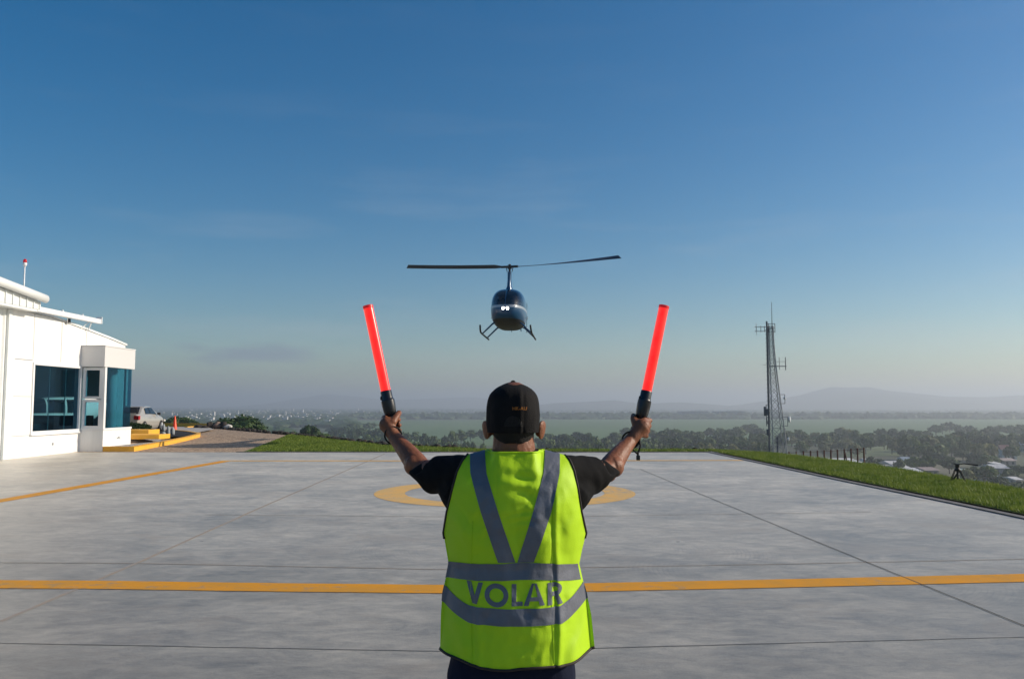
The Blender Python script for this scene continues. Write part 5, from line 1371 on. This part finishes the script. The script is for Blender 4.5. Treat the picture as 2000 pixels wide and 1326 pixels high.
for side in (-1, 1):
    S, E, W, C, a, k, p, top, neck = FR[side] = frame_of(side)
    body.tube([S - Vector((side * .05, 0, .0)), S, S.lerp(E, .35), S.lerp(E, .8), E], [.044, .048, .048, .044, .041], 16, True)
    d = (W - E); e1 = E + d * .22; mid = E + d * .5
    body.tube([E, e1 + Vector((0, 0, -.004)), mid, E + d * .8, W], [.040, .0450, .0385, .0305, .0275], 16, True)
    # muscle belly and elbow
    body.ball(E + d * .24 + Vector((side * .006, -.008, -.010)), (.040, .052, .042), 14, 10)
    body.ball(E + Vector((side * .008, .012, -.010)), (.034, .034, .034), 12, 8)
    # wrist to palm
    Pc = C - p * .026 - k * .012
    body.tube([W, W.lerp(Pc - k * .022, .6), Pc - k * .02], [.0265, .028, .034], 14, True)
    M = Matrix((k, a, p)).transposed()                 # local axes: along, up, palm
    body.ball(Pc, (.047, .043, .019), 16, 12, M)
    body.ball(Pc + k * .020 + a * .004, (.026, .043, .017), 14, 10, M)
    for f_, (oa, ln, r) in enumerate([(.036, 1.0, .0100), (.0135, 1.06, .0102), (-.009, 1.0, .0098), (-.031, .84, .0088)]):
        o = C + a * oa
        K = o - p * .0265 + k * (.034 - .003 * abs(f_ - 1)); P1 = o + p * .010 + k * (.0355 + .004 * (ln - .9)) ; P2 = o + p * .0285 * ln + k * .014; Tt = o + p * .024 - k * .010
        body.tube([o - p * .024 + k * .008, K], [r * .9, r * 1.08], 10, True)      # metacarpal ridge
        body.tube([K, K.lerp(P1, .5) + k * .004, P1], [r * 1.12, r, r * 1.04], 10, True)
        body.tube([P1, P2], [r, r * .92], 10, True); body.tube([P2, Tt], [r * .93, r * .8], 10, True)
    # thumb: leaves the side of the palm near the wrist, closes over the index finger
    B1 = C - k * .046 - p * .006 + a * .004; B2 = C - k * .030 + p * .018 + a * .026; B3 = C - k * .004 + p * .034 + a * .040; B4 = C + k * .020 + p * .036 + a * .040
    body.tube([B1, B2], [.0185, .0145], 12, True); body.tube([B2, B3], [.0140, .0118], 12, True); body.tube([B3, B4], [.0118, .0095], 12, True)
    body.ball(C - k * .030 - p * .004 + a * .012, (.022, .026, .020), 12, 8)
# torso (under the clothes), neck, head
XH = .006
body.tube([(XC, YC, .86), (XC, YC, 1.0), (XC, YC, 1.18), (XC, YC, 1.33), (XC, YC + .0, 1.40)], [.13, .125, .145, .13, .07], 20, True, squash=(.72, 1.25))
body.tube([(XC - .15, YC, 1.365), (XC - .06, YC, 1.395), (XC, YC + .005, 1.43)], [.040, .046, .06], 12, True)
body.tube([(XC + .16, YC, 1.365), (XC + .06, YC, 1.395), (XC, YC + .005, 1.43)], [.040, .046, .06], 12, True)
body.tube([(XC - .003, YC + .012, 1.40), (XH, YC + .004, 1.47), (XH, YC + .008, 1.55)], [.086, .077, .070], 18, True)
body.ball((XH, YC - .008, 1.605), (.079, .098, .098), 20, 14)
body.tube([(XH, YC + .045, 1.575), (XH, YC + .068, 1.515)], [.066, .042], 14, True)
body.ball((XH, YC + .070, 1.575), (.058, .030, .055), 14, 10)
body.ball((XH, YC + .088, 1.498), (.022, .020, .018), 10, 8)
body.tube([(XH, YC + .098, 1.592), (XH, YC + .118, 1.556)], [.008, .0135], 8, True)
for s in (-1, 1):
    body.ball((XH + s * .010, YC + .108, 1.553), (.008, .008, .007), 8, 6)
    body.ball((XH + s * .032, YC + .092, 1.612), (.022, .010, .007), 10, 6)
    body.ball((XH + s * .044, YC + .078, 1.560), (.020, .016, .018), 10, 6)
body.ball((XH, YC + .103, 1.531), (.023, .009, .006), 10, 6); body.ball((XH, YC + .101, 1.521), (.020, .009, .0065), 10, 6)
for s in (-1, 1):
    M = Matrix.Rotation(R(s * 9), 3, 'Y') @ Matrix.Rotation(R(-s * 28), 3, 'Z')
    ec = Vector((XH + s * (.101 if s < 0 else .103), YC - .004, 1.528))
    body.ball(ec, (.0075, .0235, .036), 14, 10, M); body.ball(ec + Vector((0, 0, .012)), (.0085, .027, .024), 12, 8, M); body.ball(ec + Vector((-s * .012, .004, -.004)), (.014, .014, .022), 10, 8)
# legs
for s in (-1, 1):
    body.tube([(XC + s * .09, YC, .88), (XC + s * .12, YC, .70), (XC + s * .15, YC + .005, .48), (XC + s * .155, YC - .012, .34), (XC + s * .165, YC, .10)], [.10, .088, .058, .056, .038], 14, True)
    body.tube([(XC + s * .165, YC - .03, .05), (XC + s * .175, YC + .12, .035)], [.035, .030], 10, True)
bmesh_body = union("body", body, m_skin, .0034, 4, P, True)
bmesh_body["label"] = "brown skinned arms, fists, neck and ears"

# --- hair at the nape and temples
bm = bmesh.new(); bmesh.ops.create_uvsphere(bm, u_segments=48, v_segments=36, radius=1)
for v in bm.verts:
    n_ = 1 + .018 * noise.noise(v.co * 9); v.co = Vector((XH + v.co.x * .083 * n_, YC - .008 + v.co.y * .101 * n_, 1.570 + v.co.z * .118 * n_))
bmesh.ops.bisect_plane(bm, geom=bm.verts[:] + bm.edges[:] + bm.faces[:], plane_co=(0, YC + .035, 1.60), plane_no=(0, 1, -.5), clear_outer=True)
bmesh.ops.bisect_plane(bm, geom=bm.verts[:] + bm.edges[:] + bm.faces[:], plane_co=(0, YC, 1.472), plane_no=(0, -.15, -1), clear_outer=True)
me = bpy.data.meshes.new("hair"); bm.to_mesh(me); bm.free(); link("hair", me, m_hair, P, True, True)

# --- cap
CT = [(1.520, .0920, .104), (1.545, .0955, .109), (1.575, .0970, .112), (1.605, .0965, .112), (1.635, .0930, .109), (1.658, .0850, .101), (1.674, .0700, .086), (1.688, .0480, .060), (1.698, .0240, .030), (1.703, .006, .008)]
def cap_pt(t, th, off=0.0):
    z = 1.520 + t * .183; hx = I(z, CT, 1) + off; hy = I(z, CT, 2) + off
    c, s = math.cos(th), math.sin(th); fr = max(0, s)
    e = 2.3; x = hx * math.copysign(abs(c) ** (2 / e), c); y = hy * math.copysign(abs(s) ** (2 / e), s)
    n_ = .0035 * noise.noise(Vector((x * 22, y * 22, z * 14))) + .0013 * noise.noise(Vector((x * 60, y * 60, z * 30)))
    ang = (th * 6 / (2 * math.pi)) % 1; sm_ = -.0014 * math.exp(-((ang - .5) / .03) ** 2)
    if s < 0: sm_ += .0032 * math.exp(-((x - .026) / .006) ** 2) - .002 * math.exp(-((x - .036) / .005) ** 2)
    k = 1 + (n_ + sm_) / .1
    zz = z + (1 - t) * .045 * fr - (0.0 if z < 1.67 else 0)
    return Vector((XH + x * k - .002, YC - .002 + y * k, zz))
mb = MB()
rings = [[cap_pt(0.0, 2 * math.pi * j / 96, -.004) for j in range(96)]] + [[cap_pt(t, 2 * math.pi * j / 96) for j in range(96)] for t in [0, .01, .04, .1, .17, .25, .33, .42, .5, .58, .66, .73, .79, .85, .9, .94, .97, 1]]
mb.rings(rings, cap=False); mb.add([cap_pt(1, 2 * math.pi * j / 96) for j in range(96)], [tuple(range(96))])
cap = link_mb("cap", mb, m_cap, P); cap.matrix_parent_inverse = Matrix.Translation(-P.location)
MB().lathe([(.008, 0), (.0085, .003), (.005, .006), (.001, .007)], (XH - .002, YC - .002, 1.701), seg=14).build("button", m_cap, cap, True)
mb = MB(); rings = []
for i in range(9):                                   # visor at the front
    t = i / 8; rr = []
    for j in range(21):
        a = math.pi * (.16 + .68 * j / 20); x = .083 * math.cos(a) * (1 - .12 * t); y = .100 * math.sin(a) + t * .068 * math.sin(math.pi * (j / 20)) ** .6
        rr.append(Vector((XH + x, YC + y, 1.563 - .018 * t - .9 * x * x * 2)))
    rings.append(rr)
up_ = [p + Vector((0, 0, .002)) for r_ in rings for p in r_]; dn = [p - Vector((0, 0, .002)) for r_ in rings for p in r_]
q = [(i * 21 + j, i * 21 + j + 1, (i + 1) * 21 + j + 1, (i + 1) * 21 + j) for i in range(8) for j in range(20)]
mb.add(up_, q); mb.add(dn, [f[::-1] for f in q]); mb.build("visor", m_cap, cap, True)
# strap over the rear opening
mb = MB(); vs, fs = grid(lambda v, u: cap_pt(.02 + .11 * v, math.pi * (1.36 + .28 * u), .0022), 4, 24); mb.add(vs, fs); mb.build("strap", m_cap, cap, True)
mb = MB()
def arch(v, u):
    a = math.pi * u; return cap_pt(.13 + .20 * v * math.sin(a) ** .6, math.pi * 1.5 + (-.30 + .60 * u), .0012)
vs, fs = grid(arch, 6, 24); mb.add(vs, fs); mb.build("rear_opening", m_hair, cap, True)
# embroidered letters
me = text_mesh("HK-AU", .017, .0)
m_emb = mat("orange_thread", (0.50, 0.17, 0.015), .7, bump=.3, bump_scale=400)
tx = DP(1015, 798, 2.965)
bm = bmesh.new(); bm.from_mesh(me); bmesh.ops.triangulate(bm, faces=bm.faces[:]); bmesh.ops.subdivide_edges(bm, edges=bm.edges[:], cuts=1)
for v in bm.verts:
    x = tx.x + v.co.x - XH; z = tx.z + v.co.y; hx, hy = I(z, CT, 1), I(z, CT, 2)
    u = abs(x) / hx; y = hy * (1 - u ** 2.3) ** (1 / 2.3)
    v.co = Vector((XH + x, YC - .002 - y - .0048, z))
bm.to_mesh(me); bm.free(); link("embroidery", me, m_emb, cap)

# --- T-shirt
sh = MB()
rings = []
for z in np.linspace(.80, 1.42, 16):
    hw = halfw(z) - .016 if z < 1.2 else I(z, [(1.2, .235), (1.30, .222), (1.36, .190), (1.42, .12)], 1)
    hb = (I(z, BTAB, 1) - .016) * (1 if z < 1.33 else max(.62, 1 - (z - 1.33) * 3.2))
    rings.append([(XC + hw * math.copysign(abs(math.cos(t)) ** .86, math.cos(t)), YC + hb * (1 - abs(math.cos(t)) ** (PN * .86)) * (1 if math.sin(t) > 0 else -1), z) for t in np.linspace(0, 2 * math.pi, 40, endpoint=False)])
sh.rings(rings)
for side in (-1, 1):
    S, E = FR[side][0], FR[side][1]
    A = Vector((XC + side * .150, YC + .005, 1.366)); d = (E - A); En = A + d * .93
    sh.tube([A - d * .25, A, A + d * .45 + Vector((0, 0, -.006)), A + d * .75 + Vector((0, 0, -.012)), En + Vector((0, 0, -.008)), En + Vector((0, 0, -.008)) - d.normalized() * .012, A + d * .72], [.060, .072, .073, .071, .067, .056, .045], 28)
    sh.tube([(XC + side * .17, YC, 1.22), (XC + side * .20, YC + .02, 1.30), (XC + side * .225, YC + .06, 1.315), (XC + side * .27, YC + .10, 1.335)], [.05, .072, .066, .045], 16, True)
    sh.tube([(XC + side * .05, YC + .012, 1.400), (XC + side * .15, YC + .018, 1.376)], [.052, .050], 16, True)
sh.tube([(XC, YC + .012, 1.37), (XH, YC + .006, 1.452)], [.10, .091], 28)
def shirt_post(co, no):
    w_ = np.array([.0065 * noise.noise(Vector((p[0] * 11, p[1] * 7, p[2] * 16))) + .0035 * noise.noise(Vector((p[0] * 30 + p[2] * 12, p[1] * 22, p[2] * 22))) for p in co])
    return co + no * w_[:, None]
shirt = union("t_shirt", sh, m_shirt, .006, 6, P, True, post=shirt_post)
# --- trousers and shoes
tr = MB()
tr.tube([(XC - .012, YC, .90), (XC - .012, YC, .80), (XC - .012, YC, .70)], [.130, .150, .172], 28, True, squash=(.78, 1.22))
for s in (-1, 1):
    x0 = XC - .014
    tr.tube([(x0 + s * .105, YC, .78), (x0 + s * .115, YC, .66), (x0 + s * .14, YC + .01, .48), (x0 + s * .15, YC - .01, .34), (x0 + s * .165, YC, .10)], [.100, .112, .095, .090, .085], 22, True)
def tr_post(co, no):
    w_ = np.array([.006 * noise.noise(Vector((p[0] * 9, p[1] * 9, p[2] * 12))) + .004 * noise.noise(Vector((p[0] * 25, p[1] * 25, p[2] * 9))) for p in co]); return co + no * w_[:, None]
union("trousers", tr, m_navy, .008, 4, P, True, post=tr_post)
for s in (-1, 1):
    f = MB(); x0 = XC + s * .165
    f.tube([(x0, YC - .06, .045), (x0 + s * .004, YC + .02, .05), (x0 + s * .012, YC + .12, .040), (x0 + s * .016, YC + .19, .034)], [.040, .044, .042, .032], 14, True); f.tube([(x0, YC - .01, .05), (x0, YC - .01, .13)], [.045, .045], 14, True)
    f.box(x0 - .045 + s * .006, x0 + .045 + s * .006, YC - .10, YC + .215, .0, .022, bev=.006)
    union("shoe", f, mat("black_leather", (.01, .01, .01), .4), .005, 3, P, True)

# ------------------------------------------------------------------ the two lit wands
m_wand = bpy.data.materials.new("lit_red_tube"); m_wand.use_nodes = True; nt = m_wand.node_tree; pb = nt.nodes["Principled BSDF"]
pb.inputs["Base Color"].default_value = (.6, .01, .008, 1); pb.inputs["Roughness"].default_value = .3
lw = nt.nodes.new("ShaderNodeLayerWeight"); lw.inputs["Blend"].default_value = .35
mx = nt.nodes.new("ShaderNodeMix"); mx.data_type = 'RGBA'; mx.inputs["A"].default_value = (1.0, .014, .012, 1); mx.inputs["B"].default_value = (1.0, .14, .10, 1)
wn = nt.nodes.new("ShaderNodeTexNoise"); wn.inputs["Scale"].default_value = 26; wtc = nt.nodes.new("ShaderNodeTexCoord"); nt.links.new(wtc.outputs["Object"], wn.inputs["Vector"])
wa = nt.nodes.new("ShaderNodeMath"); wa.operation = 'MULTIPLY_ADD'; wa.use_clamp = True; wa.inputs[1].default_value = .35; nt.links.new(wn.outputs["Fac"], wa.inputs[0])
wb = nt.nodes.new("ShaderNodeMath"); wb.operation = 'SUBTRACT'; wb.inputs[1].default_value = .14; nt.links.new(lw.outputs["Facing"], wb.inputs[0]); nt.links.new(wb.outputs[0], wa.inputs[2])
nt.links.new(wa.outputs[0], mx.inputs["Factor"]); nt.links.new(mx.outputs["Result"], pb.inputs["Emission Color"]); pb.inputs["Emission Strength"].default_value = .95
m_cap_red = mat("red_end_cap", (.55, .015, .015), .4, emit=(.5, .008, .008), emit_s=.5); m_blk = mat("black_plastic", (.010, .011, .014), .35, coat=.2); m_cord = mat("black_cord", (.006, .006, .006), .8)
for side in (-1, 1):
    S, E, W, C, a, k, p, top, neck = FR[side]
    nm = "left" if side < 0 else "right"
    t = thing("signal_wand", f"glowing red marshalling wand held up in the worker's {nm} hand", "wand", C, "red signal wands")
    L_ = (top - C).length; nk = (neck - C).length
    zr0 = (DP(754 if side < 0 else 1263.5, 765, 3.50) - C).length
    z3 = Vector((0, 0, 0))
    MB().lathe([(.0195, zr0 - .012), (.0205, zr0), (.0208, L_ - .012), (.0208, L_ - .004)], z3, a, 28).build("light_tube", m_wand, t, True)
    MB().lathe([(.0216, L_ - .010), (.0222, L_ - .002), (.0215, L_ + .002), (.012, L_ + .0035), (.001, L_ + .004)], z3, a, 28).build("end_cap", m_cap_red, t, True, angle=40)
    MB().lathe([(.012, -.062), (.016, -.058), (.0165, -.03), (.0165, .034), (.0225, .044), (.0262, .056), (.0280, nk - .018), (.0280, nk + .002), (.0255, nk + .005), (.0235, nk + .010), (.0232, zr0 + .001), (.0215, zr0 + .004), (.001, zr0 + .005)], z3, a, 28).build("handle", m_blk, t, True, angle=35)
    u_ = a.cross(Vector((0, 1, 0))).normalized()
    mb = MB(); bc = a * (nk + .012) + (-u_ * side * 0 + Vector((-1, -.3, 0)).normalized()) * .024; mb.ball(bc, (.0055, .007, .010), 10, 8); mb.build("button", m_blk, t, True)
    # wrist cord: from the butt of the handle round the wrist
    dW = (C - E).normalized(); Wl = W - C + dW * .012; n1 = dW.cross(Vector((0, 0, 1))).normalized(); n2 = dW.cross(n1)
    tilt_ = lambda th: Wl + n1 * math.cos(th) * .0335 + n2 * math.sin(th) * .0345 + dW * .012 * math.cos(th + (0.5 if side > 0 else 2.3))
    mb = MB(); mb.tube([tilt_(th) for th in np.linspace(0, 2 * math.pi, 34)], .0034, 8)
    butt = -a * .060
    if side > 0:
        q0 = min([tilt_(th) for th in np.linspace(0, 2 * math.pi, 34)], key=lambda v: v.z)
        tg = DP(1246, 886, 3.43) - C
        mb.tube([tilt_(.2), tilt_(.2).lerp(tg, .45) + Vector((.006, 0, 0)), tg], .0034, 8)
        mb.tube([q0, q0.lerp(tg, .5) + Vector((-.002, 0, .0)), tg + Vector((-.003, 0, 0))], .003, 8)
        mb.tube([butt, butt + Vector((-.008, -.02, -.02)), tilt_(.2)], .003, 6)
        mb.build("wrist_cord", m_cord, t, True)
        MB().box(tg.x - .007, tg.x + .008, tg.y - .006, tg.y + .006, tg.z - .026, tg.z - .006, bev=.002).lathe([(.0045, -.008), (.005, .008)], tg, (0, 0, 1), 10).build("cord_toggle", m_blk, t)
    else:
        mb.tube([butt, butt + Vector((.008, -.02, -.02)), tilt_(3.4)], .003, 6); mb.build("wrist_cord", m_cord, t, True)

# ------------------------------------------------------------------ landing helicopter
HX = DP(994, 640, 35.0)
H = thing("helicopter", "blue helicopter with silver stripe landing head on above the pad with lights lit", "helicopter", (HX.x, 35.0, 4.42)); H.rotation_euler = (R(-1.0), R(0.4), R(-4.8))
m_blue = mat("metallic_blue_paint", (.003, .055, .14), .3, metal=.1, coat=.25); m_silver = mat("silver_paint", (.33, .36, .40), .35, metal=.3, coat=.2)
m_blkp_shade = mat("black_paint_and_belly_shade", (.010, .012, .016), .45); m_blade = mat("rotor_blade_grey", (.045, .060, .09), .45)
hpart("fuselage", "fuselage", m_blue, H); hpart("stripe", "stripe", m_silver, H); hpart("belly_faces", "belly", m_blkp_shade, H)  # underside shade is put into the belly colour as black
hpart("windshield", "windshield", m_darkglass, H); hpart("door_window", "door_window", m_darkglass, H); hpart("window_frame", "frame", m_blue, H)
add_skids(H, m_blue, m_blkp_shade)
mb = MB(); prof = lambda z: .30 - .155 * min(1, (z - 1.9) / .25)
rings = []
for z in (1.86, 1.98, 2.12, 2.4, 2.72):
    ly = .30 if z < 2.0 else (.22 if z < 2.2 else .17); lx = .16 if z < 2.0 else (.105 if z < 2.2 else .085)
    rings.append([(lx * math.cos(t), .05 + ly * math.sin(t), z) for t in np.linspace(0, 2 * math.pi, 24, endpoint=False)])
mb.rings(rings); mb.build("mast_fairing", m_blue, H, True, angle=60)
mb = MB().lathe([(.045, 2.70), (.045, 2.86), (.085, 2.87), (.09, 2.92), (.04, 2.95), (.04, 3.02), (.07, 3.03), (.05, 3.06), (.001, 3.065)], (0, .05, 0), (0, 0, 1), 18)
PHI = R(-16.5 + 4.8)
bd = Vector((math.cos(PHI), math.sin(PHI), 0)); pn = Vector((-bd.y, bd.x, 0)); hub = Vector((0, .05, 2.96))
mb.tube([hub - bd * .36, hub + bd * .36], [.05, .05], 12); mb.box(-.09, .09, -.04, .14, 2.88, 3.0, bev=.02); mb.tube([(0.10, .05, 2.74), (.14, .05, 2.92)], .018, 6); mb.tube([(-.10, .05, 2.74), (-.14, .05, 2.92)], .018, 6)
mb.build("rotor_hub", m_blkp_shade, H, True, angle=40)
for s in (1, -1):
    mb = MB(); rings = []; RB = 4.72
    for r_ in (.30, .42, .62, 1.2, 2.2, 3.2, 4.1, 4.55, RB):
        ch = .10 if r_ < .4 else (.16 if r_ < .5 else .245); th = .035 if r_ < .5 else .028; q = r_ / RB
        pit = R(30) if s < 0 else R(6 + 42 * q ** 1.3)
        c = hub + bd * s * r_ + Vector((0, 0, .19 * q ** 1.6 - .01))
        e1 = pn * math.cos(pit) * s + Vector((0, 0, 1)) * math.sin(pit); e2 = Vector((0, 0, 1)) * math.cos(pit) - pn * s * math.sin(pit)
        sw = .18 if r_ == RB else 0
        rings.append([c + e1 * (ch * (x - .3)) + e2 * y * th + bd * s * (-sw * (x)) for x, y in ((1, 0), (.75, .35), (.3, .5), (.06, .35), (0, 0), (.06, -.3), (.3, -.4), (.75, -.25))])
    mb.rings(rings); fix_normals(mb.build("rotor_blade", m_blade, H, True, angle=50))
mb = MB(); mb.tube([(0, 2.3, 1.42), (0, 4.4, 1.52), (0, 6.9, 1.60)], [.19, .13, .08], 16); mb.build("tail_boom", m_blue, H, True)
mb = MB(); mb.prism([(6.35, 1.5), (6.75, 1.5), (7.15, 2.35), (6.85, 2.35)], 'x', -.02, .02); mb.prism([(6.5, 1.62), (6.8, 1.62), (6.95, .95), (6.72, .95)], 'x', -.021, .019); fix_normals(mb.build("tail_fin", m_blue, H))
MB().box(-.72, .03, 6.25, 6.55, 1.66, 1.69, bev=.01).build("stabiliser", m_blue, H)
mb = MB(); mb.tube([(0, 6.95, 1.62), (.26, 6.95, 1.62)], .03, 8); mb.tube([(.22, 6.95, 1.62), (.31, 6.95, 1.62)], .07, 10); mb.build("tail_rotor_hub", m_blkp_shade, H)
for s in (-1, 1):
    mb = MB(); mb.box(.265, .285, 6.89, 7.01, *sorted((1.62 + s * .08, 1.62 + s * .74))); mb.build("tail_rotor_blade", m_blade, H)
m_lamp = mat("lit_landing_lamp", (1, 1, 1), .3, emit=(1.0, .96, .88), emit_s=9)
for s in (-1, 1):
    MB().lathe([(.068, 0), (.06, -.02), (.001, -.03)], (s * .075, -1.775, .96), (0, 1, .12), 18).build("landing_light", m_lamp, H, True)
MB().tube([(.10, -.2, .42), (.13, -.1, .16)], [.016, .008], 8).build("antenna", m_blue, H)
MB().lathe([(.02, 0), (.03, .03), (.001, .05)], (.72, .1, .80), (1, 0, 0), 10).build("position_light", m_silver, H)
MB().lathe([(.02, 0), (.03, .03), (.001, .05)], (-.72, .1, .80), (-1, 0, 0), 10).build("position_light", m_silver, H)
mb = MB(); mb.box(-.30, .30, -1.22, -1.0, .62, 1.18, bev=.03); mb.build("instrument_panel", m_blkp_shade, H)
mb = MB()
for s in (-1, 1): mb.box(s * .30 - .22, s * .30 + .22, -.62, -.1, .62, .84, bev=.04); mb.box(s * .30 - .22, s * .30 + .22, -.1, .02, .80, 1.45, bev=.04)
mb.box(-.58, .58, .70, .86, .7, 1.7, bev=.04); mb.build("seats", mat("dark_seat", (.02, .02, .024), .8), H)
# the two people on board
def sitter(x, shirt_c, label):
    loc = H.matrix_basis @ Vector((x, -.32, .84)); t = thing("person", label, "person", loc); t.rotation_euler = H.rotation_euler
    b_ = MB(); b_.tube([(0, .05, .08), (0, .12, .50)], [.15, .17], 16, True, squash=(.7, 1.1)); b_.tube([(0, .12, .5), (0, .10, .66)], [.06, .055], 10, True); b_.ball((0, .09, .74), (.078, .098, .112), 14, 10); b_.ball((0, -.01, .73), (.012, .02, .018), 8, 6)
    for s in (-1, 1):
        b_.tube([(s * .17, .12, .50), (s * .21, .02, .28), (s * .12, -.24, .22)], [.055, .045, .032], 10, True); b_.ball((s * .11, -.28, .22), (.035, .05, .03), 8, 6)
        b_.tube([(s * .09, .05, .06), (s * .11, -.40, .10), (s * .11, -.46, -.20)], [.085, .065, .05], 10, True)
    union("body", b_, m_skin, .012, 2, t)
    c_ = MB(); c_.tube([(0, .05, .06), (0, .12, .47)], [.165, .185], 16, True, squash=(.74, 1.12))
    for s in (-1, 1): c_.tube([(s * .165, .12, .50), (s * .205, .04, .32)], [.068, .06], 10, True)
    union("shirt", c_, mat("flight_shirt", shirt_c, .8), .012, 2, t)
    MB().tube([(-.09, .09, .74), (-.08, .09, .83), (0, .09, .865), (.08, .09, .83), (.09, .09, .74)], .014, 8).build("headset", m_blkp_shade, t, True)
sitter(.31, (.70, .72, .74), "person in a pale shirt seated in the helicopter cockpit, picture right")
sitter(-.31, (.05, .06, .08), "person in dark clothes seated in the helicopter cockpit, picture left")
